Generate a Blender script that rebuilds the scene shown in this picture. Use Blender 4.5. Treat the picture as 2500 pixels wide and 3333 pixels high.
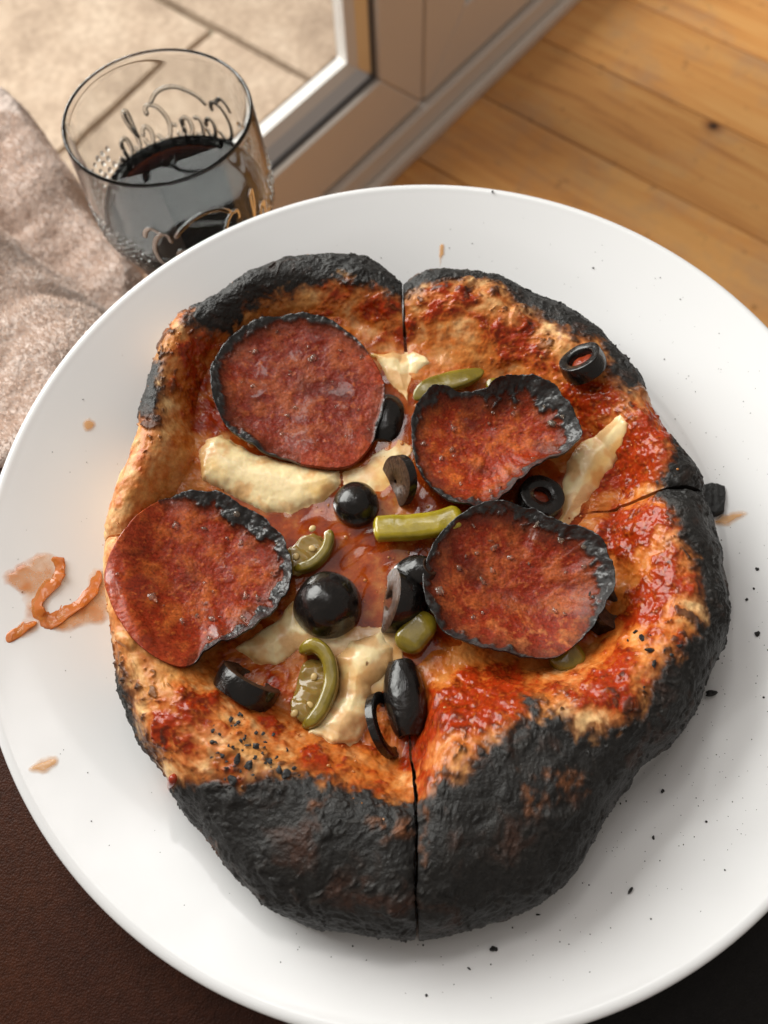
import bpy, math, random
import numpy as np
from mathutils import Matrix, Vector

for o in list(bpy.data.objects): bpy.data.objects.remove(o)
SC = bpy.context.scene
COL = SC.collection
random.seed(4)

# ------------------------------------------------------------------ camera
cam = bpy.data.cameras.new('camera'); cam_o = bpy.data.objects.new('camera', cam); COL.objects.link(cam_o)
cam.sensor_fit = 'VERTICAL'; cam.sensor_height = 36.0; cam.lens = 27.03
cam.clip_start = .01; cam.clip_end = 50
cam_o.matrix_world = Matrix(((.99959, .01128, .02645, -.00574), (0, .91987, -.39223, -.08996), (-.02876, .39206, .91949, .2157), (0, 0, 0, 1)))
cam.dof.use_dof = True; cam.dof.focus_distance = .219; cam.dof.aperture_fstop = 12.0
SC.camera = cam_o

# ------------------------------------------------------------------ light: daylight through the glazed door, dim warm room
wd = bpy.data.worlds.new('World'); SC.world = wd; wd.use_nodes = True
wd.node_tree.nodes['Background'].inputs[0].default_value = (1.0, .90, .80, 1)
wd.node_tree.nodes['Background'].inputs[1].default_value = .28
def area(name, loc, target, sx, sy, power, color):
    l = bpy.data.lights.new(name, 'AREA'); l.shape = 'RECTANGLE'; l.size = sx; l.size_y = sy; l.energy = power; l.color = color
    o = bpy.data.objects.new(name, l); COL.objects.link(o); o.location = loc
    o.rotation_euler = (Vector(target) - Vector(loc)).to_track_quat('-Z', 'Y').to_euler()
    return o
area('door_daylight', (-1.255, 1.01, .84), (0, 0, -.05), 1.66, 1.25, 70, (1, .98, .955))
area('upper_door_daylight', (-.03, .80, 1.50), (0, .02, 0), .5, .26, 2.6, (1, .97, .95))
area('terrace_daylight', (-.55, 1.0, 2.2), (-.25, 1.0, -.6), 1.6, 1.6, 8, (1, .96, .95))
SC.view_settings.view_transform = 'Standard'; SC.view_settings.look = 'None'
SC.view_settings.exposure = 0.06; SC.view_settings.gamma = 1.0
SC.render.engine = 'CYCLES'
SC.cycles.use_denoising = True
SC.cycles.max_bounces = 14; SC.cycles.transmission_bounces = 12; SC.cycles.transparent_max_bounces = 16
SC.cycles.sample_clamp_indirect = 6.0

# traced layout in millimetres on the plate (x right, y away); measured on the real surfaces
OUTLINE = [[-5.1,87.6],[0.3,91.1],[9.1,92.5],[21.8,91.5],[32.7,87.7],[41.7,81.5],[51.9,74.1],[61.6,64.5],[68.5,53.4],[72.3,42.8],[73.7,31.7],[75.3,23.5],[81.1,15.4],[85.0,9.2],[84.4,2.4],[86.2,-0.6],[86.5,-7.1],[86.0,-21.2],[85.1,-32.1],[83.4,-39.9],[79.0,-46.3],[74.1,-53.7],[70.0,-61.0],[64.3,-66.9],[55.8,-72.1],[51.0,-78.4],[45.6,-85.1],[39.6,-93.9],[33.2,-100.3],[26.5,-105.1],[17.1,-108.7],[7.7,-110.8],[-3.9,-112.6],[-12.0,-111.9],[-22.4,-111.1],[-31.8,-109.4],[-41.3,-105.2],[-48.7,-99.9],[-55.0,-93.9],[-59.0,-88.4],[-66.2,-81.6],[-69.2,-75.9],[-72.7,-71.2],[-77.5,-66.5],[-83.1,-56.7],[-86.4,-49.1],[-87.5,-42.7],[-89.9,-36.1],[-92.4,-27.9],[-94.6,-19.5],[-96.7,-9.5],[-97.3,-5.1],[-95.7,3.9],[-92.3,16.3],[-90.1,27.7],[-90.7,37.9],[-87.9,52.0],[-86.6,61.1],[-82.4,72.3],[-77.9,75.1],[-70.4,78.8],[-59.8,87.5],[-49.0,94.3],[-34.5,98.5],[-21.5,97.1],[-13.4,93.4],[-8.6,89.9]]
INNER = [[-70.4,19.6],[-72.8,36.4],[-70.0,56.0],[-54.6,71.6],[-32.5,75.0],[-8.7,65.9],[-2.5,62.9],[14.1,52.5],[36.2,43.2],[51.2,29.3],[59.9,16.1],[60.0,5.1],[53.2,-5.4],[55.1,-24.1],[46.9,-39.0],[33.4,-45.5],[12.8,-45.3],[0.4,-47.9],[-1.9,-65.3],[-5.7,-71.3],[-15.6,-66.5],[-28.3,-61.6],[-41.4,-55.3],[-57.5,-47.5],[-63.5,-39.6],[-75.7,-25.8],[-80.4,-8.4],[-77.7,5.3]]
CHAR = [[-2.7,78.5],[9.0,80.4],[21.6,81.7],[28.7,77.3],[32.6,69.9],[39.5,66.2],[44.6,60.6],[51.3,57.6],[57.0,56.4],[59.3,47.7],[60.5,40.8],[63.0,35.4],[81.1,49.0],[83.7,41.0],[74.0,18.5],[71.0,11.5],[68.6,7.7],[68.3,0.7],[69.1,-1.0],[70.4,-5.5],[70.5,-12.6],[74.3,-17.8],[73.6,-28.6],[73.1,-36.2],[68.7,-42.6],[64.2,-47.0],[59.4,-50.1],[56.3,-55.9],[53.6,-60.3],[48.0,-64.2],[40.9,-66.4],[38.7,-65.3],[36.3,-65.9],[34.4,-61.4],[30.5,-60.8],[27.5,-62.5],[27.0,-58.1],[25.5,-57.4],[24.6,-63.0],[21.6,-64.7],[14.4,-68.6],[12.0,-71.9],[7.3,-76.1],[3.4,-77.7],[6.1,-76.8],[-2.0,-80.8],[-4.5,-82.3],[-5.3,-81.9],[-13.4,-81.5],[-15.2,-78.8],[-23.3,-77.7],[-30.0,-75.3],[-35.7,-75.4],[-42.0,-77.0],[-47.7,-78.1],[-53.8,-76.9],[-61.2,-77.1],[-74.6,-76.1],[-71.9,-70.5],[-76.1,-63.8],[-78.2,-58.0],[-80.9,-50.9],[-95.9,-38.6],[-99.1,-31.4],[-101.8,-22.5],[-104.7,-13.3],[-107.1,-2.3],[-107.0,2.6],[-105.6,14.2],[-101.7,27.9],[-98.5,37.7],[-81.6,28.4],[-81.4,39.1],[-82.5,47.9],[-94.8,71.8],[-91.1,87.0],[-74.1,71.3],[-76.4,62.7],[-67.7,64.8],[-64.5,66.1],[-58.6,71.0],[-58.1,73.7],[-52.1,76.6],[-43.5,78.9],[-34.1,80.5],[-29.0,81.9],[-24.6,82.2],[-18.4,79.9],[-12.3,77.9],[-6.2,75.5]]
SAUCE = [[[3.0,72.2],[8.1,74.8],[15.3,74.0],[17.3,69.7],[12.3,68.1],[5.2,68.8]],[[25.8,61.0],[33.6,62.0],[36.1,54.5],[29.3,54.5],[26.5,57.8]],[[45.3,41.2],[52.8,39.5],[58.0,34.4],[58.4,29.6],[53.5,29.7],[48.4,28.2],[46.2,35.8]],[[61.0,27.0],[67.3,28.8],[83.4,38.5],[73.1,16.2],[69.1,6.9],[60.1,7.7],[54.5,11.0],[59.9,19.5]],[[20.8,65.4],[26.5,63.7],[23.7,59.4],[17.3,62.6]],[[53.1,-7.2],[57.6,0.0],[66.9,-1.1],[66.4,-8.5],[64.4,-12.1],[59.9,-13.5],[56.9,-14.8],[53.7,-13.1]],[[63.9,-22.1],[67.2,-20.2],[68.0,-28.6],[63.9,-28.4]],[[58.9,-29.5],[62.8,-26.6],[63.2,-36.8],[62.0,-40.0],[59.4,-40.3],[58.5,-35.6]],[[51.0,-43.5],[54.6,-42.9],[49.7,-53.5],[42.7,-59.2],[38.5,-57.3],[42.8,-52.9]],[[9.5,-47.6],[24.3,-49.6],[22.4,-58.6],[12.6,-63.9],[2.3,-64.4],[0.9,-58.0],[2.3,-52.9],[7.7,-53.5]],[[-3.0,-66.5],[2.3,-63.8],[0.8,-73.7],[-2.7,-79.0]],[[-69.8,-60.0],[-63.8,-54.8],[-57.3,-56.0],[-57.7,-60.9],[-53.9,-65.0],[-57.7,-69.1],[-61.1,-73.7],[-64.9,-67.3],[-68.7,-64.0]],[[-64.1,-74.3],[-58.4,-73.7],[-47.8,-76.6],[-51.1,-78.1],[-62.2,-77.5]],[[-43.6,-61.6],[-34.5,-66.7],[-23.8,-72.6],[-14.4,-78.3],[-18.5,-77.6],[-30.4,-72.0],[-41.2,-65.2]],[[-74.3,61.7],[-70.8,63.5],[-72.6,56.0],[-77.1,42.6],[-79.4,44.8],[-76.1,52.0]],[[-19.7,78.7],[-6.8,75.3],[-6.3,67.3],[-12.4,72.1],[-18.7,74.1]],[[-32.3,80.0],[-22.2,79.4],[-21.8,75.8],[-30.0,77.6]],[[-72.8,40.1],[-65.7,40.0],[-64.1,33.9],[-69.3,33.6]]]
PEP = {'A': [[-65.5,37.5,1],[-67.0,46.0,1],[-66.6,54.9,1],[-62.6,63.0,1],[-55.9,67.6,1],[-47.5,70.4,0.9],[-38.1,71.0,0.9],[-28.8,68.7,0.7],[-21.8,63.9,0.4],[-16.4,56.6,0],[-12.6,49.0,0],[-11.5,43.0,0.1],[-12.1,36.3,0.4],[-14.0,29.6,0.4],[-16.2,23.9,0],[-20.5,18.3,0],[-25.5,16.2,0],[-33.5,17.0,0],[-42.2,19.5,0.1],[-51.1,22.7,0.7],[-58.6,26.9,1]],'B': [[-3.3,28.8,0.6],[-2.5,33.6,0.9],[0.1,37.7,1.1],[3.8,40.8,1.3],[7.9,41.6,1.2],[11.2,40.0,0.7],[16.4,40.4,0.5],[21.5,40.1,1.1],[24.5,42.5,1.9],[28.0,44.2,2.1],[34.0,42.9,2.1],[39.6,40.2,2.1],[43.8,34.9,2],[46.3,30.0,2],[48.4,24.5,2],[47.1,20.5,1.8],[43.0,17.3,1.3],[38.0,15.1,1.3],[32.2,11.8,1.2],[27.0,7.3,1.2],[21.8,2.3,1.4],[17.5,0.2,1.5],[12.6,0.8,1.2],[7.9,3.7,0.7],[2.4,8.8,0.4],[-1.1,15.0,0.4],[-2.8,22.3,0.5]],'C': [[-90.2,-21.6,0],[-89.4,-16.6,0],[-87.7,-11.5,0],[-84.5,-3.7,0],[-79.7,3.1,0],[-73.0,6.3,0.6],[-66.8,6.7,1.4],[-59.8,5.1,1.9],[-52.6,1.8,2],[-46.1,-2.7,2],[-41.6,-8.0,1.6],[-38.7,-14.7,1.5],[-38.3,-19.8,1.6],[-40.2,-25.4,1.6],[-43.6,-30.9,1.5],[-47.3,-35.7,1.4],[-52.2,-38.9,1.3],[-57.2,-40.6,1.1],[-61.2,-43.1,0.9],[-62.9,-46.5,0.2],[-65.3,-47.8,0],[-70.8,-46.3,0],[-77.0,-42.0,0],[-82.2,-36.2,0],[-87.0,-29.0,0]],'D': [[-0.8,-22.7,0.9],[0.1,-17.0,0.8],[2.6,-10.6,0.6],[6.2,-5.4,0.6],[11.8,-1.3,0.9],[18.2,0.8,1.1],[24.5,0.8,1.3],[31.2,-1.3,1.3],[36.4,-5.0,1.3],[41.5,-7.7,1.3],[46.8,-9.8,1.6],[50.2,-14.2,1.6],[51.4,-19.3,1.5],[51.7,-24.9,1.5],[49.4,-30.3,1.3],[47.0,-34.2,1],[43.1,-38.8,0.3],[38.5,-42.7,0],[33.9,-44.9,0.2],[27.7,-44.6,0.2],[21.4,-43.7,0.9],[15.2,-42.3,1],[8.9,-40.1,1],[4.5,-36.9,1],[1.4,-31.8,0.9],[-0.4,-26.9,0.9]]}
MOZZ = [[[-70.5,23.1],[-68.9,27.7],[-64.7,29.7],[-59.3,25.7],[-51.8,22.6],[-39.8,19.4],[-25.9,17.0],[-25.3,12.2],[-30.0,6.6],[-40.6,2.1],[-48.4,2.4],[-61.0,9.9],[-68.6,12.9]],[[-16.6,60.1],[-1.8,61.0],[4.3,55.3],[-1.9,51.3],[-4.3,41.7],[-8.9,47.1],[-12.7,54.0]],[[50.0,24.9],[60.1,28.8],[62.1,25.3],[59.8,18.1],[53.9,8.8],[46.1,0.6],[39.9,-3.8],[42.7,6.3],[45.2,18.3]],[[-54.9,-39.9],[-44.2,-32.6],[-38.5,-24.9],[-34.2,-30.5],[-26.7,-35.1],[-23.7,-37.4],[-29.2,-39.7],[-37.1,-40.1],[-42.1,-44.8],[-47.4,-43.3]],[[-26.2,-42.4],[-21.9,-37.4],[-13.3,-35.0],[-9.0,-39.4],[-9.6,-46.1],[-15.2,-50.7],[-15.7,-59.1],[-19.1,-65.4],[-24.1,-66.5],[-31.8,-63.5],[-29.6,-58.6],[-24.5,-52.7],[-24.3,-47.5]],[[37.2,-2.9],[44.8,2.6],[45.9,-0.7],[43.2,-4.7],[39.0,-6.0]],[[-39.0,-29.1],[-29.4,-31.9],[-20.0,-32.5],[-7.3,-34.6],[-6.4,-44.8],[-9.3,-52.5],[-15.8,-52.7],[-24.4,-44.8],[-35.8,-39.5],[-47.5,-42.8],[-42.7,-34.0]],[[-25.8,16.2],[-16.4,21.9],[-7.2,27.5],[-2.8,24.4],[-9.1,10.6],[-16.3,6.6],[-24.3,10.3]]]
PT = {'o1': [50.3,45.6],'o2': [-20.6,4.8],'o3': [-7.8,11.5],'o4': [-28.5,-27.2],'o5': [-11.2,-26.3],'o6': [-3.3,-18.8],'o7': [-10.6,35.4],'o8': [35.5,5.6],'o9': [51.0,-29.4],'o10': [-49.7,-51.3],'o11': [-6.1,-54.1],'o12': [-11.8,-61.4],'j6': [38.6,-43.9],'j3': [-33.6,-10.7],'s1': [-0.8,32.5],'s2': [21.7,44.5],'j1b': [23.6,44.7],'knot': [391,742]}
PATH = {'j1': [[-2.1,40.3],[1.7,44.0],[7.7,46.3],[14.5,47.9],[20.6,50.1]],'j2': [[-15.2,-4.8],[-10.4,-4.5],[-2.1,-4.1],[5.6,-2.8],[11.9,-0.6]],'j3': [[-39.0,-16.5],[-33.6,-15.0],[-29.6,-11.0],[-28.4,-6.5],[-29.4,-4.3]],'j4': [[-6.6,-41.4],[-4.6,-38.3],[-1.3,-34.4],[2.1,-31.1]],'j5': [[-35.9,-41.5],[-31.5,-39.9],[-27.7,-43.1],[-26.4,-49.4],[-27.9,-55.8],[-30.5,-60.0],[-33.6,-62.2]]}
SCORCH = [[[29.0,-72.6],[38.1,-74.8],[38.8,-79.3],[31.0,-80.2],[23.8,-75.7]],[[-15.7,-85.4],[-5.3,-86.1],[-3.8,-89.1],[-7.0,-90.5],[-13.3,-88.4]],[[-2.1,-82.4],[2.7,-83.2],[0.2,-86.2],[-1.9,-94.9],[-3.0,-89.1]],[[-29.5,-80.9],[-25.5,-80.9],[-26.1,-83.9],[-29.4,-83.2]],[[-68.1,-84.6],[-53.6,-90.6],[-56.7,-96.5],[-63.6,-92.3]],[[20.7,-74.2],[30.1,-81.7],[21.7,-84.7]]]
SMEAR = [[-127.9,-14.4],[-125.2,-13.3],[-122.5,-11.4],[-119.4,-7.9],[-112.6,-8.3],[-111.3,-16.1],[-113.6,-19.9],[-114.3,-24.4],[-111.9,-27.4],[-108.5,-24.1],[-105.5,-20.0],[-103.8,-13.9],[-103.5,-11.2],[-100.1,-11.6],[-97.5,-17.0],[-95.6,-22.4],[-97.5,-29.0],[-102.2,-31.2],[-108.4,-33.0],[-114.0,-32.2],[-118.8,-35.6],[-122.2,-36.5],[-121.9,-33.9],[-117.7,-29.6],[-119.1,-25.1],[-123.8,-20.6],[-126.1,-19.8]]
RIDGE = [[[-115.1,-9.1],[-113.3,-12.2],[-113.5,-16.1],[-115.5,-19.5],[-116.9,-22.9],[-116.8,-26.7],[-114.5,-29.3],[-111.7,-28.9],[-109.2,-26.0],[-106.4,-23.0],[-104.1,-19.6],[-103.0,-16.2],[-102.1,-12.4]],[[-116.2,-29.6],[-118.4,-31.8],[-120.1,-34.0],[-122.2,-35.7]]]
SPOT = [[-110.6,37.3],[-104.9,-70.9],[8.7,107.8],[98.4,4.5]]
CRUMB = [[94.0,11.1],[82.6,-50.7],[15.5,-115.2],[51.5,-101.9],[98.2,-33.8],[102.3,-13.5],[64.7,-77.5],[27.5,-107.7],[9.0,-119.3],[28.1,129.8],[59.8,-89.5],[97.8,-22.9]]
FLAKE = [[-51.0,-61.5],[-47.5,-67.0],[-43.8,-68.1],[-44.7,-73.0],[-40.1,-71.8],[-35.7,-75.0],[-48.6,-76.6],[-37.4,-74.2],[-54.4,-67.5],[-51.5,-70.7],[-47.7,-71.6],[57.1,-44.9],[57.2,-48.9],[64.7,-44.0],[56.6,-41.1],[55.9,-38.6]]
DRIP = [[-64.2,-74.7],[-65.7,-76.5],[-73.7,-76.7]]
# ------------------------------------------------------------------ noise and the pizza's shape (metres, plate rim = z 0)
_rs = np.random.RandomState(7)
_perm = np.tile(_rs.permutation(256), 3)
_grad = _rs.normal(size=(256, 3)); _grad /= np.linalg.norm(_grad, axis=1)[:, None]

def perlin(x, y, z):
    xi = np.floor(x).astype(np.int64); yi = np.floor(y).astype(np.int64); zi = np.floor(z).astype(np.int64)
    xf, yf, zf = x - xi, y - yi, z - zi
    xi &= 255; yi &= 255; zi &= 255
    fd = lambda t: t * t * t * (t * (t * 6 - 15) + 10)
    u, v, w = fd(xf), fd(yf), fd(zf)
    def c(a, b, d):
        g = _grad[_perm[_perm[_perm[xi + a] + yi + b] + zi + d]]
        return g[..., 0] * (xf - a) + g[..., 1] * (yf - b) + g[..., 2] * (zf - d)
    l = lambda a, b, t: a + (b - a) * t
    return l(l(l(c(0, 0, 0), c(1, 0, 0), u), l(c(0, 1, 0), c(1, 1, 0), u), v),
             l(l(c(0, 0, 1), c(1, 0, 1), u), l(c(0, 1, 1), c(1, 1, 1), u), v), w) * 1.6

def fbm(x, y, z, size, oct=3, seed=0.0, gain=0.5):
    """about -1..1; size = feature size in metres"""
    x = np.asarray(x, float); y = np.asarray(y, float); z = np.asarray(z, float) + 0 * x
    f, a, s, n = 1.0 / size, 1.0, 0.0, 0.0
    for k in range(oct):
        s = s + a * perlin(x * f + seed * 3.7 + 11.3 * k, y * f + seed * 1.9 + 5.1, z * f + seed * 7.3 + 2.2)
        n += a; a *= gain; f *= 2.03
    return s / n * 1.35

def sstep(a, b, x):
    t = np.clip((x - a) / (b - a), 0, 1)
    return t * t * (3 - 2 * t)

def sdist(px, py, poly):
    """signed distance to a closed polygon, positive inside"""
    P = np.asarray(poly, float); d2 = np.full(np.shape(px), 1e9); ins = np.zeros(np.shape(px), bool)
    for (x0, y0), (x1, y1) in zip(P, np.roll(P, -1, 0)):
        ex, ey = x1 - x0, y1 - y0
        t = np.clip(((px - x0) * ex + (py - y0) * ey) / (ex * ex + ey * ey + 1e-18), 0, 1)
        d2 = np.minimum(d2, (px - x0 - t * ex) ** 2 + (py - y0 - t * ey) ** 2)
        if y0 != y1:
            ins ^= ((y0 > py) != (y1 > py)) & (px < (x1 - x0) * (py - y0) / (y1 - y0) + x0)
    return np.where(ins, 1, -1) * np.sqrt(d2)

PO = np.array([-.0049, -.0017])                      # where the two cuts cross
CUT = [math.radians(a) for a in (90.1, 183.8, 270.5, 363.4)]
def polar_of(poly):
    P = np.asarray(poly) * 1e-3 - PO
    a = np.arctan2(P[:, 1], P[:, 0]); r = np.hypot(P[:, 0], P[:, 1])
    i = np.argsort(a); a, r = a[i], r[i]
    a = np.r_[a - 2 * np.pi, a, a + 2 * np.pi]; r = np.r_[r, r, r]
    g = np.linspace(-np.pi, np.pi, 721)
    q = np.interp(g, a, r)
    return a, r, g, q
def smooth_per(q, k):
    q = q[:-1]; w = np.hanning(2 * k + 3)[1:-1]; w /= w.sum()
    e = np.r_[q[-(k):], q, q[:k]]
    s = np.convolve(e, w, 'valid'); return np.r_[s, s[:1]]
_g = np.linspace(-np.pi, np.pi, 721)
R_OUT = smooth_per(polar_of(OUTLINE)[3], 4)
R_IN = smooth_per(polar_of(INNER)[3], 12)
wrap = lambda t: (t + np.pi) % (2 * np.pi) - np.pi
r_out = lambda t: np.interp(wrap(t), _g, R_OUT)
r_in = lambda t: np.interp(wrap(t), _g, R_IN)
_CA = np.radians([-180, -150, -115, -89, -60, -30, 0, 30, 60, 90, 120, 150, 180])
_CZ = np.array([12., 14, 18, 18.5, 18.5, 17, 15, 12, 11.5, 11.5, 12.5, 12, 12]) * 1e-3
_CK = np.array([.55, .5, .46, .45, .45, .52, .5, .5, .55, .55, .58, .55, .55])
z_crest = lambda t: np.interp(wrap(t), _CA, _CZ)
k_crest = lambda t: np.interp(wrap(t), _CA, _CK)
Z_BASE, Z_FLOOR, Z_POOL = -.0163, -.0022, -.0012
dish = lambda q: .0036 * np.clip(q, 0, 1) ** 4 - .0004
r_crest = lambda t: r_in(t) + k_crest(t) * (r_out(t) - r_in(t))

def hsoft(x, y):
    """the surface a soft slice drapes over: knife cuts and small dips bridged"""
    s = 0
    for k in range(10):
        a = k * 2.4; r = .0045 * math.sqrt((k + .5) / 10); xx, yy = x + r * math.cos(a), y + r * math.sin(a); s = s + np.maximum(hfun(xx, yy) - cut_drop(xx, yy)[0], -.006)
    return s / 10
def low_bumps(x, y):
    return .0026 * fbm(x, y, 0, .034, 2, 3.1)
def cut_drop(x, y):
    """rounded shoulders beside the cuts"""
    t = np.arctan2(y - PO[1], x - PO[0]); r = np.hypot(x - PO[0], y - PO[1])
    d = np.full(np.shape(x), 1.0)
    for c in CUT:
        dt = wrap(t - c); d = np.minimum(d, np.where(np.abs(dt) < 1.2, r * np.abs(np.sin(dt)), 1.0))
    k = sstep(.042, .060, r)
    return -(.0034 * np.exp(-(d / .0035) ** 1.0) ) * k, d
def hfun(x, y):
    """height of the pizza's upper surface without its fine relief"""
    x = np.asarray(x, float); y = np.asarray(y, float)
    t = np.arctan2(y - PO[1], x - PO[0]); r = np.hypot(x - PO[0], y - PO[1])
    ri, rc, ro, zc = r_in(t), r_crest(t), r_out(t), z_crest(t)
    a = np.clip((r - ri) / (rc - ri), 0, 1)
    zf = Z_FLOOR + dish(r / ri); z1 = zf + (zc - zf) * np.sin(a * np.pi / 2) ** 1.15
    b = np.clip((r - rc) / (ro - rc), 0, 1)
    zm = Z_BASE + .35 * (zc - Z_BASE)
    z2 = zm + (zc - zm) * (1 - b ** 2.3) ** (1 / 2.3)
    z = np.where(r < rc, z1, z2)
    return np.where(r < ro, z + low_bumps(x, y) * (.35 + .65 * sstep(0, 1, a)) + cut_drop(x, y)[0], -.0155)
# ------------------------------------------------------------------ helpers
def new_obj(name, data=None, parent=None, label=None, cat=None, group=None, kind=None):
    o = bpy.data.objects.new(name, data); COL.objects.link(o)
    if parent is not None: o.parent = parent
    if label: o['label'] = label
    if cat: o['category'] = cat
    if group: o['group'] = group
    if kind: o['kind'] = kind
    return o

def mesh_np(name, V, F, mat, col=None, rgh=None, nrm=None, smooth=True):
    """V (n,3); F list of (m,k) index arrays (k = 3 or 4)"""
    me = bpy.data.meshes.new(name)
    F = [np.asarray(f, np.int32) for f in (F if isinstance(F, list) else [F]) if len(f)]
    me.vertices.add(len(V)); me.vertices.foreach_set('co', np.asarray(V, np.float32).ravel())
    idx = np.concatenate([f.ravel() for f in F]); cnt = np.concatenate([np.full(len(f), f.shape[1], np.int32) for f in F])
    me.loops.add(len(idx)); me.loops.foreach_set('vertex_index', idx)
    me.polygons.add(len(cnt)); me.polygons.foreach_set('loop_start', np.r_[0, np.cumsum(cnt)[:-1]].astype(np.int32))
    me.polygons.foreach_set('use_smooth', np.full(len(cnt), smooth))
    if col is not None:
        a = me.attributes.new('col', 'FLOAT_COLOR', 'POINT'); a.data.foreach_set('color', np.c_[col, np.ones(len(V))].astype(np.float32).ravel())
    if rgh is not None:
        a = me.attributes.new('rgh', 'FLOAT', 'POINT'); a.data.foreach_set('value', np.asarray(rgh, np.float32))
    me.update(calc_edges=True); me.validate()
    if nrm is not None:
        me.normals_split_custom_set_from_vertices(np.asarray(nrm, np.float32))
    me.materials.append(mat)
    return me

def grid_faces(nu, nv, wrap_u=False):
    iu = np.arange(nu if wrap_u else nu - 1); iv = np.arange(nv - 1)
    A, B = np.meshgrid(iu, iv, indexing='ij'); A2 = (A + 1) % nu
    return np.stack([A * nv + B, A2 * nv + B, A2 * nv + B + 1, A * nv + B + 1], -1).reshape(-1, 4)

def grid_normals(G, wrap_u=False):
    if wrap_u:
        du = np.roll(G, -1, 0) - np.roll(G, 1, 0)
    else:
        du = np.gradient(G, axis=0)
    dv = np.gradient(G, axis=1)
    n = np.cross(du, dv); n /= np.linalg.norm(n, axis=-1, keepdims=True) + 1e-12
    return n

def compact(V, F, *attrs):
    used = np.unique(np.concatenate([f.ravel() for f in F])); m = np.full(len(V), -1); m[used] = np.arange(len(used))
    return (V[used], [m[f] for f in F]) + tuple(None if a is None else a[used] for a in attrs)

def mixc(a, b, t):
    a = np.asarray(a, float); b = np.asarray(b, float)
    return a + (b - a) * np.asarray(t)[..., None]

# ---- materials
def principled(name, color=(.5, .5, .5), rough=.5, **kw):
    m = bpy.data.materials.new(name); m.use_nodes = True
    b = m.node_tree.nodes['Principled BSDF']
    b.inputs['Base Color'].default_value = (*color, 1); b.inputs['Roughness'].default_value = rough
    for k, v in kw.items(): b.inputs[k.replace('_', ' ')].default_value = v
    return m, m.node_tree.nodes, m.node_tree.links, b

def noise_node(N, L, scale, detail=4, rough=.6, vec=None, coord='Object'):
    n = N.new('ShaderNodeTexNoise'); n.inputs['Scale'].default_value = scale; n.inputs['Detail'].default_value = detail; n.inputs['Roughness'].default_value = rough
    if vec is None:
        c = N.new('ShaderNodeTexCoord'); vec = c.outputs[coord]
    L.new(vec, n.inputs['Vector']); return n

def ramp(N, L, src, stops):
    r = N.new('ShaderNodeValToRGB'); e = r.color_ramp.elements
    while len(e) < len(stops): e.new(.5)
    for x, (p, c) in zip(e, stops): x.position = p; x.color = (*c, 1) if len(c) == 3 else c
    L.new(src, r.inputs[0]); return r

def food(name, bump=.0004, scale=900, vary=(.72, 1.25), sss=0.0, coat=0.0, spec=.5, sssr=(.004, .0015, .0007), scale2=None, film=False):
    """colour and gloss come from the mesh; fine grain and relief are added here"""
    m, N, L, b = principled(name)
    a = N.new('ShaderNodeAttribute'); a.attribute_name = 'col'
    g = N.new('ShaderNodeAttribute'); g.attribute_name = 'rgh'
    n = noise_node(N, L, scale, 5, .65)
    r = ramp(N, L, n.outputs['Fac'], [(.3, (vary[0],) * 3), (.7, (vary[1],) * 3)])
    mx = N.new('ShaderNodeMix'); mx.data_type = 'RGBA'; mx.blend_type = 'MULTIPLY'; mx.inputs[0].default_value = 1
    L.new(a.outputs['Color'], mx.inputs[6]); L.new(r.outputs['Color'], mx.inputs[7]); L.new(mx.outputs[2], b.inputs['Base Color'])
    rm = N.new('ShaderNodeMath'); rm.operation = 'MULTIPLY_ADD'; rm.inputs[1].default_value = .30
    cm = N.new('ShaderNodeMath'); cm.operation = 'SUBTRACT'; cm.inputs[1].default_value = .5; L.new(n.outputs['Fac'], cm.inputs[0])
    L.new(cm.outputs[0], rm.inputs[0]); L.new(g.outputs['Fac'], rm.inputs[2]); rm.use_clamp = True; L.new(rm.outputs[0], b.inputs['Roughness'])
    bp = N.new('ShaderNodeBump'); bp.inputs['Strength'].default_value = 1; bp.inputs['Distance'].default_value = bump
    n2 = noise_node(N, L, scale2 or scale * .55, 6, .62); L.new(n2.outputs['Fac'], bp.inputs['Height']); L.new(bp.outputs[0], b.inputs['Normal'])
    b.inputs['Specular IOR Level'].default_value = spec
    if sss: b.inputs['Subsurface Weight'].default_value = sss; b.inputs['Subsurface Radius'].default_value = sssr; b.inputs['Subsurface Scale'].default_value = 1
    if film:                                           # a film of oil where the surface is glossiest
        mr = N.new('ShaderNodeMapRange'); mr.inputs['From Min'].default_value = .17; mr.inputs['From Max'].default_value = .07; mr.inputs['To Max'].default_value = film; L.new(g.outputs['Fac'], mr.inputs['Value']); L.new(mr.outputs[0], b.inputs['Coat Weight']); b.inputs['Coat Roughness'].default_value = .04
    if coat: b.inputs['Coat Weight'].default_value = coat; b.inputs['Coat Roughness'].default_value = .08
    return m

def bm_box(cx, cy, cz, sx, sy, sz, bev=.0):
    """a box with chamfered upright and top edges: vertices, quads (24 corners)"""
    import bmesh
    bm = bmesh.new(); bmesh.ops.create_cube(bm, size=1)
    for v in bm.verts: v.co = (cx + v.co.x * sx, cy + v.co.y * sy, cz + v.co.z * sz)
    if bev: bmesh.ops.bevel(bm, geom=list(bm.edges), offset=bev, segments=2, affect='EDGES', profile=.6)
    return bm
def box(name, c, s, mat, parent=None, bev=.0, **kw):
    bm = bm_box(*c, *s, bev); me = bpy.data.meshes.new(name); bm.to_mesh(me); bm.free(); me.materials.append(mat)
    return new_obj(name, me, parent, **kw)

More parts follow.
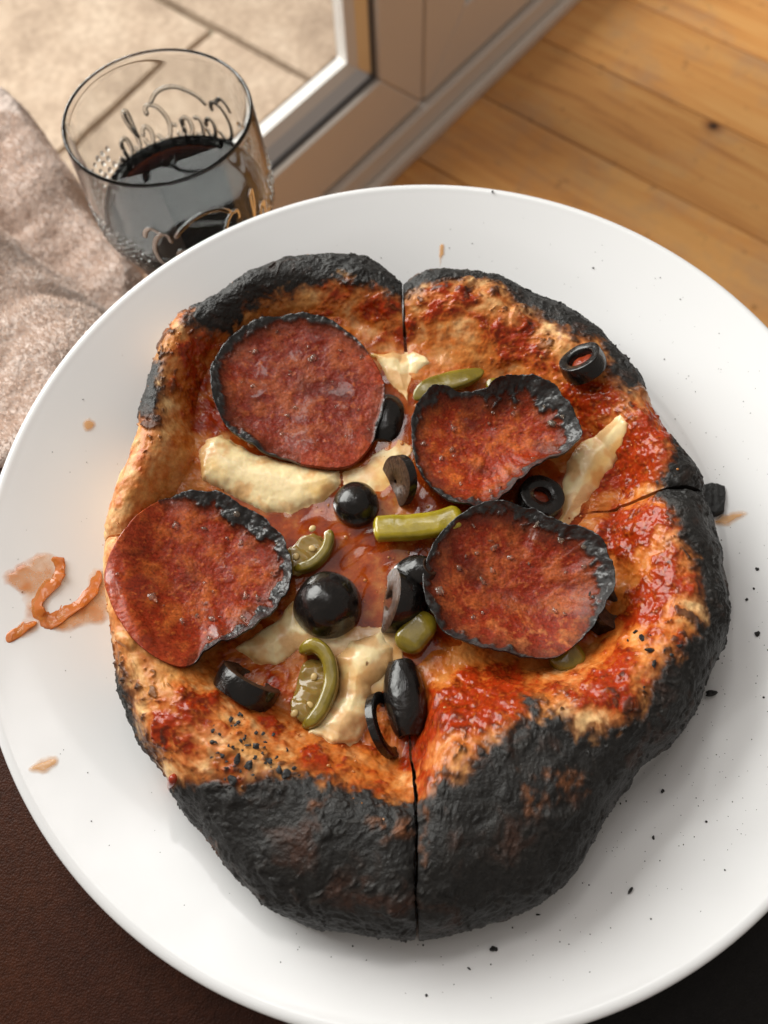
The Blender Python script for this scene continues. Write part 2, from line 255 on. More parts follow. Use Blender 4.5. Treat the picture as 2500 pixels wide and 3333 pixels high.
def lathe(profile, n=128, closed=False):
    P = np.asarray(profile, float); t = np.linspace(0, 2 * np.pi, n, endpoint=False)
    V = np.stack([np.outer(np.cos(t), P[:, 0]), np.outer(np.sin(t), P[:, 0]), np.tile(P[:, 1], (n, 1))], -1)
    return V.reshape(-1, 3), grid_faces(n, len(P), True)

def catmull(P, n):
    P = np.asarray(P, float); Q = np.vstack([2 * P[0] - P[1], P, 2 * P[-1] - P[-2]])
    t = np.linspace(0, len(P) - 1 - 1e-9, n); i = t.astype(int); f = (t - i)[:, None]
    a, b, c, d = Q[i], Q[i + 1], Q[i + 2], Q[i + 3]
    return .5 * (2 * b + (c - a) * f + (2 * a - 5 * b + 4 * c - d) * f ** 2 + (3 * b - a - 3 * c + d) * f ** 3)

def sweep(path, w, h, n=60, m=20, up=(0, 0, 1), taper=.6, power=1.0, roll=0.0):
    """closed tube with an oval section (w across, h along up) swept along a 3-D path, ends rounded"""
    C = catmull(path, n); T = np.gradient(C, axis=0); T /= np.linalg.norm(T, axis=1)[:, None]
    up = np.asarray(up, float)
    S = np.cross(T, up); S /= np.linalg.norm(S, axis=1)[:, None] + 1e-9; U = np.cross(S, T)
    s = np.linspace(0, 1, n); e = np.clip(np.minimum(s, 1 - s) / max(taper * .5, 1e-3), 0, 1); k = np.sqrt(np.clip(1 - (1 - e) ** 2, .0025, 1))
    a = np.linspace(0, 2 * np.pi, m, endpoint=False) 
    ca, sa = np.sign(np.cos(a)) * np.abs(np.cos(a)) ** power, np.sign(np.sin(a)) * np.abs(np.sin(a)) ** power
    ca, sa = ca * math.cos(roll) - sa * math.sin(roll) * h / w, sa * math.cos(roll) + ca * math.sin(roll) * w / h
    wv = np.asarray(w) * k; hv = np.asarray(h) * k
    V = C[:, None] + S[:, None] * (ca * 1)[None, :, None] * wv[:, None, None] + U[:, None] * sa[None, :, None] * hv[:, None, None]
    G = np.swapaxes(V, 0, 1)                        # m, n, 3
    return V.reshape(-1, 3), [np.stack([q[:, 0], q[:, 1], q[:, 2], q[:, 3]], 1) for q in [_tube_faces(n, m)]]
def _tube_faces(n, m):
    A, B = np.meshgrid(np.arange(n - 1), np.arange(m), indexing='ij'); B2 = (B + 1) % m
    return np.stack([A * m + B, A * m + B2, (A + 1) * m + B2, (A + 1) * m + B], -1).reshape(-1, 4)

def sheet(poly, zfun, thick, edge, step=.0004, wob=.0, seed=1., sink=.0006):
    """a soft-edged layer over a polygon: zfun(x, y) is the ground below it, thick its height, edge the width of its rounded border"""
    P = np.asarray(poly) * 1e-3; lo = P.min(0) - .003; hi = P.max(0) + .003
    X, Y = np.meshgrid(np.arange(lo[0], hi[0], step), np.arange(lo[1], hi[1], step), indexing='ij')
    d = sdist(X, Y, P) + wob * fbm(X, Y, 0, .006, 3, seed)
    t = np.clip(d / edge, 0, 1); prof = np.sqrt(1 - (1 - t) ** 2)
    Z = zfun(X, Y) + thick * prof + np.where(d < 0, np.clip(d * .8, -sink, 0), 0)
    keep = d > -sink * 1.6
    n0, n1 = X.shape; q = grid_faces(n0, n1)
    q = q[keep.ravel()[q].all(1)]
    V = np.stack([X, Y, Z], -1).reshape(-1, 3)
    return V, q, d.ravel(), X, Y
def used(V, q, *a):
    V, F, *r = compact(V, [q], *a); return (V, F[0], *r)

PLATE = [(0, -.0168), (.060, -.0168), (.088, -.0166), (.0935, -.0158), (.0965, -.0143), (.100, -.0128), (.112, -.0080), (.124, -.0034), (.1305, -.0009), (.1330, .0000), (.1344, -.0002), (.1350, -.0010), (.1349, -.0022), (.1340, -.0032)]
_pr, _pz = np.array([p[0] for p in PLATE[:10]]), np.array([p[1] for p in PLATE[:10]])
plate_z = lambda x, y: np.interp(np.hypot(x, y), _pr, _pz)

# ------------------------------------------------------------------ the setting: plank floor, paving, glazed door
WD = np.array([.6246, .781]); WN = np.array([.781, -.6246]); WOFF = -.4315; FZ = -.5
WALL = Matrix(((WD[0], -WN[0], 0, WN[0] * WOFF), (WD[1], -WN[1], 0, WN[1] * WOFF), (0, 0, 1, 0), (0, 0, 0, 1)))   # local x along the door, y outwards, z up

def wood(name, base, light, dark, worn, knot=None, scale=1.0):
    m, N, L, b = principled(name, rough=.42)
    tc = N.new('ShaderNodeTexCoord'); oi = N.new('ShaderNodeObjectInfo')
    mp = N.new('ShaderNodeMapping'); mp.inputs['Scale'].default_value = (26 * scale, 2.2 * scale, 26 * scale)
    ad = N.new('ShaderNodeVectorMath'); ad.operation = 'ADD'
    sc = N.new('ShaderNodeVectorMath'); sc.operation = 'SCALE'; sc.inputs['Scale'].default_value = 40; L.new(oi.outputs['Random'], sc.inputs[0])
    L.new(tc.outputs['Object'], ad.inputs[0]); L.new(sc.outputs[0], ad.inputs[1]); L.new(ad.outputs[0], mp.inputs['Vector'])
    n1 = noise_node(N, L, 1.6, 7, .62, mp.outputs[0]); n1.inputs['Distortion'].default_value = .8
    r1 = ramp(N, L, n1.outputs['Fac'], [(.30, dark), (.46, base), (.62, light), (.8, base)])
    n2 = noise_node(N, L, 7, 5, .7, ad.outputs[0])
    r2 = ramp(N, L, n2.outputs['Fac'], [(.48, (0, 0, 0)), (.66, (1, 1, 1))])
    mx = N.new('ShaderNodeMix'); mx.data_type = 'RGBA'; L.new(r1.outputs[0], mx.inputs[6]); mx.inputs[7].default_value = (*worn, 1)
    f = N.new('ShaderNodeMath'); f.operation = 'MULTIPLY'; f.inputs[1].default_value = .55; L.new(r2.outputs[0], f.inputs[0]); L.new(f.outputs[0], mx.inputs[0])
    last = mx.outputs[2]
    n3 = noise_node(N, L, 55, 4, .6, ad.outputs[0]); r3 = ramp(N, L, n3.outputs['Fac'], [(.26, (.35, .3, .27)), (.36, (1, 1, 1))])
    m3 = N.new('ShaderNodeMix'); m3.data_type = 'RGBA'; m3.blend_type = 'MULTIPLY'; m3.inputs[0].default_value = .8; L.new(last, m3.inputs[6]); L.new(r3.outputs[0], m3.inputs[7]); last = m3.outputs[2]
    if knot:
        sb = N.new('ShaderNodeVectorMath'); sb.operation = 'SUBTRACT'; L.new(tc.outputs['Object'], sb.inputs[0]); sb.inputs[1].default_value = knot
        ln = N.new('ShaderNodeVectorMath'); ln.operation = 'LENGTH'; L.new(sb.outputs[0], ln.inputs[0])
        rk = ramp(N, L, ln.outputs['Value'], [(.004, (.06, .04, .03)), (.008, (.6, .5, .45)), (.018, (1, 1, 1))])
        mk = N.new('ShaderNodeMix'); mk.data_type = 'RGBA'; mk.blend_type = 'MULTIPLY'; mk.inputs[0].default_value = 1; L.new(last, mk.inputs[6]); L.new(rk.outputs[0], mk.inputs[7]); last = mk.outputs[2]
    vr = N.new('ShaderNodeMath'); vr.operation = 'MULTIPLY_ADD'; vr.inputs[1].default_value = .3; vr.inputs[2].default_value = .86; L.new(oi.outputs['Random'], vr.inputs[0])
    mv = N.new('ShaderNodeVectorMath'); mv.operation = 'SCALE'; L.new(last, mv.inputs[0]); L.new(vr.outputs[0], mv.inputs['Scale'])
    L.new(mv.outputs[0], b.inputs['Base Color'])
    bp = N.new('ShaderNodeBump'); bp.inputs['Distance'].default_value = .0006; L.new(n1.outputs['Fac'], bp.inputs['Height']); L.new(bp.outputs[0], b.inputs['Normal'])
    return m
M_PLANK = wood('plank_wood', (.71, .325, .092), (.77, .40, .13), (.49, .195, .052), (.48, .30, .175))
M_DARKGAP = principled('gap_dark', (.03, .022, .016), .9)[0]
M_ARM = wood('arm_wood', (.42, .19, .06), (.52, .27, .09), (.26, .10, .03), (.36, .18, .07), scale=2)

sub = box('floor', (0, 0, 0), (7, 7, .02), M_DARKGAP, kind='structure'); sub.location = (1.6, -.6, FZ - .034)
# keep the sub-floor on the room's side of the door
sub.matrix_world = WALL @ Matrix.Translation((1.0, -2.51, FZ - .034)); sub.data.transform(Matrix.Diagonal((5 / 7, 5 / 7, 1, 1)))
PW = .138
kn = WALL.inverted() @ Vector((PT['knot'][0] * 1e-3, PT['knot'][1] * 1e-3, FZ))
for i in range(-11, 17):
    x0 = .694 + i * PW; cx = x0 + PW / 2
    m = M_PLANK
    if x0 < kn.x < x0 + PW: m = wood('plank_wood_knot', (.71, .325, .092), (.77, .40, .13), (.49, .195, .052), (.48, .30, .175), knot=(kn.x - cx, kn.y + 2.0, .012))
    p = box('floor_plank', (0, 0, 0), (PW - .0026, 4.0, .024), m, None, .0012)
    p.parent = sub; p.matrix_parent_inverse = Matrix.Identity(4)
    p.matrix_local = sub.matrix_world.inverted() @ WALL @ Matrix.Translation((cx, -2.0, FZ - .012 + random.uniform(-.0006, .0006)))

# paving outside
def stone():
    m, N, L, b = principled('paving_stone', rough=.8)
    tc = N.new('ShaderNodeTexCoord'); oi = N.new('ShaderNodeObjectInfo')
    ad = N.new('ShaderNodeVectorMath'); ad.operation = 'ADD'; sc = N.new('ShaderNodeVectorMath'); sc.operation = 'SCALE'; sc.inputs['Scale'].default_value = 30
    L.new(oi.outputs['Random'], sc.inputs[0]); L.new(tc.outputs['Object'], ad.inputs[0]); L.new(sc.outputs[0], ad.inputs[1])
    n = noise_node(N, L, 9, 6, .65, ad.outputs[0]); r = ramp(N, L, n.outputs['Fac'], [(.32, (.33, .245, .18)), (.5, (.44, .335, .25)), (.68, (.52, .41, .315))])
    n2 = noise_node(N, L, 90, 4, .6, ad.outputs[0]); r2 = ramp(N, L, n2.outputs['Fac'], [(.3, (.78, .76, .74)), (.65, (1.1, 1.1, 1.1))])
    mx = N.new('ShaderNodeMix'); mx.data_type = 'RGBA'; mx.blend_type = 'MULTIPLY'; mx.inputs[0].default_value = 1; L.new(r.outputs[0], mx.inputs[6]); L.new(r2.outputs[0], mx.inputs[7])
    L.new(mx.outputs[2], b.inputs['Base Color'])
    bp = N.new('ShaderNodeBump'); bp.inputs['Distance'].default_value = .003; L.new(n2.outputs['Fac'], bp.inputs['Height']); L.new(bp.outputs[0], b.inputs['Normal'])
    return m
M_STONE = stone(); M_MORTAR = principled('mortar', (.25, .22, .16), .95)[0]
pv = box('paving', (0, 0, 0), (4.2, 2.6, .02), M_MORTAR, kind='structure'); pv.matrix_world = WALL @ Matrix.Translation((.9, 1.37, -.629))
SLABS = [(-1.1, -.25, .285, .60), (-.25, .672, .285, .487), (-.6, .668, .487, .93), (.676, 1.30, .285, .74), (.672, 1.45, .74, 1.3), (-.3, .668, .93, 1.5), (1.30, 2.2, .285, .74), (-1.15, -.6, .60, 1.2), (1.45, 2.4, .74, 1.4), (.10, .90, 1.5, 2.2), (.9, 1.8, 1.4, 2.2),
         (-1.1, -.3, .085, .278), (-.3, .42, .085, .278), (.42, 1.12, .085, .278), (1.12, 1.9, .085, .278)]
for x0, x1, y0, y1 in SLABS:
    s = box('paving_slab', (0, 0, 0), (x1 - x0 - .009, y1 - y0 - .009, .03), M_STONE, pv, .003)
    s.matrix_local = pv.matrix_world.inverted() @ WALL @ Matrix.Translation(((x0 + x1) / 2, (y0 + y1) / 2, -.6145 + random.uniform(-.001, .001)))

# glazed double door
M_UPVC = principled('door_upvc', (.76, .69, .62), .38)[0]
M_BEAD = principled('door_bead_white', (.80, .78, .75), .35)[0]
M_GASK = principled('door_gasket', (.10, .10, .105), .5)[0]
M_ALU = principled('spacer_metal', (.62, .63, .65), .28, Metallic=.9)[0]
M_PANE, N_, L_, b_ = principled('door_pane_glass', (1, 1, 1), .0)
tr = N_.new('ShaderNodeBsdfTransparent'); tr.inputs[0].default_value = (.96, .97, .96, 1); gl = N_.new('ShaderNodeBsdfGlossy'); gl.inputs['Roughness'].default_value = .01
fz = N_.new('ShaderNodeFresnel'); fz.inputs[0].default_value = 1.45; ge = N_.new('ShaderNodeNewGeometry'); fb = N_.new('ShaderNodeMath'); fb.operation = 'SUBTRACT'; fb.inputs[0].default_value = 1; L_.new(ge.outputs['Backfacing'], fb.inputs[1]); fm = N_.new('ShaderNodeMath'); fm.operation = 'MULTIPLY'; L_.new(fz.outputs[0], fm.inputs[0]); L_.new(fb.outputs[0], fm.inputs[1]); ms = N_.new('ShaderNodeMixShader'); L_.new(fm.outputs[0], ms.inputs[0]); L_.new(tr.outputs[0], ms.inputs[1]); L_.new(gl.outputs[0], ms.inputs[2]); L_.new(ms.outputs[0], N_['Material Output'].inputs[0])

def quad_prism(name, poly, y0, y1, mat, parent, bev=.002):
    """poly in door coordinates (x along, z up), from depth y0 (room side) to y1 (outwards)"""
    import bmesh
    bm = bmesh.new(); f = bm.faces.new([bm.verts.new((x, y0, z)) for x, z in poly]); r = bmesh.ops.extrude_face_region(bm, geom=[f])
    for v in r['geom']:
        if isinstance(v, bmesh.types.BMVert): v.co.y = y1
    bmesh.ops.recalc_face_normals(bm, faces=bm.faces)
    if bev: bmesh.ops.bevel(bm, geom=list(bm.edges), offset=bev, segments=3, affect='EDGES', profile=.6)
    me = bpy.data.meshes.new(name); bm.to_mesh(me); bm.free(); me.materials.append(mat)
    return new_obj(name, me, parent)
TOP = 1.55
def leaf(x0, x1, hinge, label):
    """one door leaf, x0..x1 along the wall, mitred frame"""
    d = new_obj('glazed_door_leaf', None, None, label, 'door', 'leaves of the glazed double door'); d.matrix_world = WALL @ Matrix.Translation((0, .012, 0))
    z0, z1, w = -.452, TOP, .076
    g = .0                                       # frame members, mitred at the corners
    quad_prism('bottom_rail', [(x0, z0), (x1, z0), (x1 - w, z0 + w), (x0 + w, z0 + w)], 0, .055, M_UPVC, d, .003)
    quad_prism('stile', [(x1, z0 + .0004), (x1, z1), (x1 - w, z1 - w), (x1 - w, z0 + w + .0004)], 0, .055, M_UPVC, d, .003)
    quad_prism('stile', [(x0, z0 + .0004), (x0 + w, z0 + w + .0004), (x0 + w, z1 - w), (x0, z1)], 0, .055, M_UPVC, d, .003)
    quad_prism('top_rail', [(x0, z1 + .0004), (x0 + w, z1 - w + .0004), (x1 - w, z1 - w + .0004), (x1, z1 + .0004)], 0, .055, M_UPVC, d, .003)
    for nm, a, b_, y0, y1, mt in (('gasket', .0005, .0045, .006, .05, M_GASK), ('sill_bead', .0045, .019, .011, .046, M_ALU), ('glazing_bead', .019, .030, .016, .034, M_BEAD)):
        xa, xb, za, zb = x0 + w + a, x1 - w - a, z0 + w + a, z1 - w - a; e = b_ - a
        import bmesh
        bm = bmesh.new()
        V = [[bm.verts.new((x, y, z)) for x, z in ((xa + i, za + i), (xb - i, za + i), (xb - i, zb - i), (xa + i, zb - i))] for i, y in ((0, y0), (e, y0 + e * .5), (e, y1), (0, y1))]
        for k in range(4):
            for j in range(4):
                bm.faces.new((V[k][j], V[k][(j + 1) % 4], V[(k + 1) % 4][(j + 1) % 4], V[(k + 1) % 4][j]))
        bmesh.ops.recalc_face_normals(bm, faces=bm.faces)
        me = bpy.data.meshes.new(nm); bm.to_mesh(me); bm.free(); me.materials.append(mt); new_obj(nm, me, d)
    i = w + .028
    pane = box('glass_pane', ((x0 + x1) / 2, .026, (z0 + z1) / 2), (x1 - x0 - 2 * i, .004, z1 - z0 - 2 * i), M_PANE, d)
    return d
leaf(-.35, .5895, 0, 'glazed door leaf with beige frame and white bead behind the drinking glass')
leaf(.5935, 1.53, 0, 'glazed door leaf meeting the wooden floor, farther from the drinking glass')
fr_ = new_obj('door_frame', None, None, 'beige plastic door sill frame along the edge of the plank floor', 'door frame'); fr_.matrix_world = WALL
quad_prism('sill', [(-.40, FZ), (1.58, FZ), (1.58, -.4575), (-.40, -.4575)], .004, .085, M_UPVC, fr_, .004)
quad_prism('threshold_strip', [(-.40, FZ), (1.58, FZ), (1.58, -.484), (-.40, -.484)], -.008, .0035, M_UPVC, fr_, .003)
quad_prism('rebate', [(-.38, -.4572), (1.56, -.4572), (1.56, -.4525), (-.38, -.4525)], .026, .07, M_GASK, fr_, 0)

# ------------------------------------------------------------------ what the plate and the glass stand on
def leather(name, c1, c2, rough):
    m, N, L, b = principled(name, rough=rough, Specular_IOR_Level=.18)
    n = noise_node(N, L, 11, 5, .6); r = ramp(N, L, n.outputs['Fac'], [(.33, c1), (.68, c2)])
    n2 = noise_node(N, L, 420, 4, .7); r2 = ramp(N, L, n2.outputs['Fac'], [(.3, (.7, .7, .7)), (.7, (1.25, 1.25, 1.25))])
    mx = N.new('ShaderNodeMix'); mx.data_type = 'RGBA'; mx.blend_type = 'MULTIPLY'; mx.inputs[0].default_value = 1; L.new(r.outputs[0], mx.inputs[6]); L.new(r2.outputs[0], mx.inputs[7]); L.new(mx.outputs[2], b.inputs['Base Color'])
    v = N.new('ShaderNodeTexVoronoi'); v.inputs['Scale'].default_value = 1700; tc = N.new('ShaderNodeTexCoord'); L.new(tc.outputs['Object'], v.inputs['Vector'])
    sm = N.new('ShaderNodeMath'); L.new(v.outputs['Distance'], sm.inputs[0]); L.new(n2.outputs['Fac'], sm.inputs[1])
    bp = N.new('ShaderNodeBump'); bp.inputs['Distance'].default_value = .00018; bp.inputs['Strength'].default_value = .7; L.new(sm.outputs[0], bp.inputs['Height']); L.new(bp.outputs[0], b.inputs['Normal'])
    return m
M_LEATH = leather('brown_leather', (.026, .0075, .0045), (.058, .0165, .006), .5)
M_BLACK = leather('shadow_and_base_black', (.006, .005, .005), (.012, .010, .009), .55)  # for the seat base and the cushion that replaces shadow
def cushion(name, x0, x1, y0, y1, ztop, th, mat, label, cat):
    import bmesh
    root = new_obj(name, None, None, label, cat); root.location = ((x0 + x1) / 2, (y0 + y1) / 2, ztop - th)
    bm = bm_box(0, 0, th / 2, x1 - x0, y1 - y0, th); bmesh.ops.bevel(bm, geom=list(bm.edges), offset=.022, segments=6, affect='EDGES', profile=.5)
    for f in bm.faces: f.smooth = True
    me = bpy.data.meshes.new('cover'); bm.to_mesh(me); bm.free(); me.materials.append(mat); new_obj('cover', me, root)
    p = [(x, y, th * .5) for x, y in (((x1 - x0) / 2 + .001, -(y1 - y0) / 2 + .03), ((x1 - x0) / 2 + .001, (y1 - y0) / 2 - .03))]
    V, F = sweep(p + [], .002, .002, 40, 8, (0, 0, 1), .05); new_obj('piping', mesh_np('piping', V, F, mat), root)
    return root
FOOT = -.0222
cushion('leather_seat', -.62, -.001, -.62, .045, FOOT, .11, M_LEATH, 'brown grained leather seat under the white plate', 'seat')
cushion('shadow_cushion', .003, .62, -.62, .010, FOOT, .11, M_BLACK, 'added black cushion standing in for dark shadow under the edge of the white plate', 'seat')  # cushion is made up; its black takes the place of floor shadow
# seat base down to the floor
box('seat_base', (0, 0, 0), (1.2, .62, .36), M_BLACK, None, .01, label='dark box base below the leather seat and the added cushion', cat='seat base').location = (0, -.29, FOOT - .11 - .1805)

# ------------------------------------------------------------------ plate
M_PLATE, N_, L_, b_ = principled('plate_glaze', (.81, .812, .82), .16, Specular_IOR_Level=.45)
nn_ = noise_node(N_, L_, 60, 4, .5); rr_ = ramp(N_, L_, nn_.outputs['Fac'], [(.3, (.14,) * 3), (.75, (.24,) * 3)]); L_.new(rr_.outputs[0], b_.inputs['Roughness'])
b_.inputs['Coat Weight'].default_value = .3; b_.inputs['Coat Roughness'].default_value = .05
prof = np.array(PLATE)
t_ = np.linspace(0, len(prof) - 1, 180); pf = catmull(prof, 180)
under = np.array([(.131, -.0048), (.118, -.0095), (.102, -.0160), (.094, -.0198), (.0905, -.0212), (.088, FOOT), (.084, FOOT), (.0815, -.0206), (.078, -.0200), (0, -.0200)])
V, F = lathe(np.vstack([pf, under]), 240)
plate = new_obj('dinner_plate', mesh_np('dinner_plate', V, [F], M_PLATE), None, 'large round white glazed plate under the pizza', 'plate')

# ------------------------------------------------------------------ wooden sofa arm, blanket
GX, GY, GB = -.102, .1747, -.112
arm = new_obj('sofa_arm', None, None, 'orange wooden sofa arm that the drinking glass stands on, mostly under the blanket', 'sofa arm')
arm.location = (-.205, .088, -.5); arm.rotation_euler = (0, 0, math.radians(40))
box('arm_top', (0, 0, .375), (.34, .086, .024), M_ARM, arm, .005)
for sx in (-1, 1): box('arm_post', (sx * .13, 0, .1815), (.045, .06, .363), M_ARM, arm, .004)

def towel():
    m, N, L, b = principled('blanket_cloth', (.5, .4, .33), .95)
    n = noise_node(N, L, 26, 4, .6); r = ramp(N, L, n.outputs['Fac'], [(.3, (.58, .46, .40)), (.7, (.76, .63, .56))])
    n2 = noise_node(N, L, 700, 3, .7); r2 = ramp(N, L, n2.outputs['Fac'], [(.3, (.7, .68, .66)), (.7, (1.15, 1.15, 1.15))])
    mx = N.new('ShaderNodeMix'); mx.data_type = 'RGBA'; mx.blend_type = 'MULTIPLY'; mx.inputs[0].default_value = 1; L.new(r.outputs[0], mx.inputs[6]); L.new(r2.outputs[0], mx.inputs[7]); L.new(mx.outputs[2], b.inputs['Base Color'])
    bp = N.new('ShaderNodeBump'); bp.inputs['Distance'].default_value = .0012; L.new(n2.outputs['Fac'], bp.inputs['Height']); L.new(bp.outputs[0], b.inputs['Normal'])
    b.inputs['Sheen Weight'].default_value = .35; b.inputs['Sheen Roughness'].default_value = .5
    return m
M_TOWEL = towel()
FRONT = np.array([(-300, 240), (-215, 196), (-176, 160), (-161, 146), (-155, 134), (-141, 129), (-127, 117), (-108, 96), (-98, 70), (-130, 20), (-230, -60), (-420, -80), (-420, 240)], float)
BACK = np.array([(-420, 345), (-262, 336), (-236, 330), (-216, 306), (-190, 262), (-172, 232), (-150, 206), (-136, 184), (-133, 160), (-120, 130), (-108, 96), (-98, 70), (-130, 20), (-230, -60), (-420, -80)], float)
nx, ny = 420, 520
X, Y = np.meshgrid(np.linspace(-.40, -.085, nx), np.linspace(-.09, .36, ny), indexing='ij')
df = sdist(X, Y, FRONT * 1e-3) + .004 * fbm(X, Y, 0, .03, 2, 2.); db = sdist(X, Y, BACK * 1e-3) + .003 * fbm(X, Y, 0, .02, 2, 5.)
Z = -.50 + .402 * sstep(-.028, .012, db) ** .6
fold = fbm(X * .8 + Y * .5, Y * .8 - X * .5, 0, .055, 3, 8.)
Z = Z + .016 * fold * sstep(0, .03, db)
Z = np.maximum(Z, np.where(db > -.01, -.110, -.5)) if False else Z
top = -.030 - .02 * sstep(.03, .12, df) + .015 * fbm(X, Y, 0, .045, 2, 12.)
Z = Z + (np.maximum(top - Z, 0)) * (sstep(-.012, .022, df) ** .75)
rp = np.hypot(X, Y); Z = np.where(rp < .150, np.minimum(Z, -.020 - .35 * (.150 - rp)), Z)         # tucked below the plate's rim
gl_ = np.hypot(X - GX, Y - GY); Z = np.where(gl_ < .045, np.minimum(Z, -.1145 + 1.2 * np.clip(gl_ - .032, -.02, 1)), Z)
zf_ = .0006 * fbm(X, Y, Z, .006, 3, 4.) + .0007 * fbm(X, Y, Z, .0022, 2, 6.)
G = np.stack([X, Y, Z], -1); Nn = grid_normals(G); G = G + Nn * zf_[..., None]
bl = new_obj('blanket', mesh_np('blanket', G.reshape(-1, 3), [grid_faces(nx, ny)], M_TOWEL), None, 'fluffy beige towelling blanket bunched up beside the white plate', 'blanket')
M_PILE = principled('towel_loops', (.82, .69, .61), .9)[0]
# its looped pile: short tufts
rs = np.random.RandomState(3); k = 60000
iu = rs.randint(int(nx * .42), nx - 2, k); iv = rs.randint(int(ny * .2), int(ny * .86), k); ok = db[iu, iv] > -.015; iu, iv = iu[ok], iv[ok]; k = len(iu)
Pp = G[iu, iv] + np.c_[rs.uniform(-.0005, .0005, (k, 2)), np.zeros(k)]; Nr = Nn[iu, iv] + rs.normal(0, .45, (k, 3)); Nr /= np.linalg.norm(Nr, axis=1)[:, None]
Sd = np.cross(Nr, rs.normal(size=(k, 3))); Sd /= np.linalg.norm(Sd, axis=1)[:, None]; ln = rs.uniform(.0012, .0024, (k, 1)); wdt = .00022
Vt = np.stack([Pp - Sd * wdt, Pp + Sd * wdt, Pp + Nr * ln * .7 + Sd * wdt * .9, Pp + Nr * ln + np.cross(Nr, Sd) * .0005], 1).reshape(-1, 3); base = np.arange(k)[:, None] * 4
pile = new_obj('pile', mesh_np('pile', Vt, [base + np.array([[0, 1, 2]]), base + np.array([[0, 2, 3]])], M_PILE, smooth=False), bl, kind='stuff')

# ------------------------------------------------------------------ drinking glass of cola
M_GLASS, N_, L_, b_ = principled('clear_glass', (.97, .985, .985), .0, Transmission_Weight=1.0, IOR=1.48)
outer = [(.0, 0.0), (.0225, 0.0), (.0250, .0015), (.0262, .006), (.0268, .015), (.0292, .034), (.0330, .050), (.0368, .060), (.0388, .068), (.0393, .078), (.0391, .090), (.0384, .104), (.0381, .1095), (.0380, .1115), (.0374, .1124)]
inner = [(.0366, .1118), (.0365, .1095), (.0367, .104), (.0373, .090), (.0375, .078), (.0370, .069), (.0350, .061), (.0312, .051), (.0274, .035), (.0250, .018), (.0236, .0125), (.020, .0105), (.0, .0100)]
V, F = lathe(np.vstack([catmull(outer, 90), catmull(inner, 70)]), 160)
gls = new_obj('drinking_glass', None, None, 'half full clear tumbler with embossed script lettering standing behind the plate', 'glass'); gls.location = (GX, GY, GB)
new_obj('glass_body', mesh_np('glass_body', V, [F], M_GLASS), gls)
_oz = np.array([p[1] for p in outer]); _or = np.array([p[0] for p in outer])
r_at = lambda z: np.interp(z, _oz[1:-1], _or[1:-1])
def el(cx, cy, rx, ry, a0=0, a1=360, n=9): return [(cx + rx * math.cos(math.radians(a)), cy + ry * math.sin(math.radians(a))) for a in np.linspace(a0, a1, n)]
def capc(x): return [(x + 1.55, 1.35), (x + 1.5, 1.75), (x + 1.1, 1.85), (x + .5, 1.55), (x + .12, .9), (x + .3, .25), (x + .85, .05), (x + 1.45, .45)]
STROKES = [capc(0), [(1.1, 1.85), (.5, 2.15), (.0, 1.95), (-.25, 1.6)], el(2.05, .5, .36, .45), el(3.1, .5, .38, .45, 50, 320, 7), el(4.0, .5, .36, .45), [(4.36, .95), (4.33, .3), (4.6, .06), (4.9, .3)],
           [(4.75, .62), (5.15, .68)], capc(5.2), [(6.3, 1.85), (5.4, 2.35), (4.0, 2.45), (2.6, 2.05), (1.9, 1.6)], el(7.25, .5, .36, .45), [(7.9, .5), (8.35, 1.3), (8.5, 1.95), (8.2, 1.95), (8.1, 1.2), (8.12, .3), (8.45, .08), (8.75, .4)],
           el(9.25, .5, .36, .45), [(9.61, .95), (9.58, .3), (9.85, .06), (10.2, .35)]]
def emboss(name, strokes, az, sx, sy, z0, rad, slant=.0):
    VV, FF, n0 = [], [], 0
    for s in strokes:
        pts = []
        for x, y in catmull(s, 26):
            a = az + (x - 5) * sx; z = z0 + y * sy + (x - 5) * slant; r = r_at(z) - rad * .12
            pts.append((r * math.cos(a), r * math.sin(a), z))
        pp = np.array(pts); uu = catmull(np.c_[pp[:, :2], 0 * pp[:, 2]], 40); v, f = sweep(pts, rad * 1.6, rad * .55, 40, 10, uu / np.linalg.norm(uu, axis=1)[:, None], .12); VV.append(v); FF.append(f[0] + n0); n0 += len(v)
    return new_obj(name, mesh_np(name, np.vstack(VV), [np.vstack(FF)], M_GLASS), gls)
AZF = math.atan2(GY + .09, GX + .006)                      # away from the seat
for az in (AZF - .15, AZF + math.pi + .22):
    emboss('embossed_lettering', STROKES, az, .150, .0105, .0685, .00066, .0)
    rg = [el(0, 0, 1, 1), [(-.35, -.5), (-.35, .5), (.2, .5), (.35, .2), (.1, 0), (-.3, 0)], [(.0, 0), (.4, -.5)]]
    emboss('registered_mark', [[(5 + x, y) for x, y in s] for s in rg], az + .82, .034, .0013, .0695, .00028)
VV, FF, n0 = [], [], 0
import bmesh
bm_ = bmesh.new(); bmesh.ops.create_icosphere(bm_, subdivisions=2, radius=1); IV = np.array([v.co[:] for v in bm_.verts]); IF = np.array([[v.index for v in f.verts] for f in bm_.faces]); bm_.free()
for row in range(5):
    for i in range(64):
        a = i / 64 * 2 * math.pi + row * .05
        if min(abs((a - z + math.pi) % (2 * math.pi) - math.pi) for z in (AZF - .15, AZF + math.pi + .22)) < .86: continue
        z = .0640 + row * .0042 + random.uniform(-.0006, .0006); r = r_at(z); s = random.uniform(.0009, .0014)
        VV.append(IV * np.array([s, s, s]) + np.array([r * math.cos(a), r * math.sin(a), z])); FF.append(IF + n0); n0 += len(IV)
new_obj('beaded_band', mesh_np('beaded_band', np.vstack(VV), [np.vstack(FF)], M_GLASS), gls, kind='stuff')
M_COLA, N_, L_, b_ = principled('cola', (1, 1, 1), .0, Transmission_Weight=1.0, IOR=1.34)
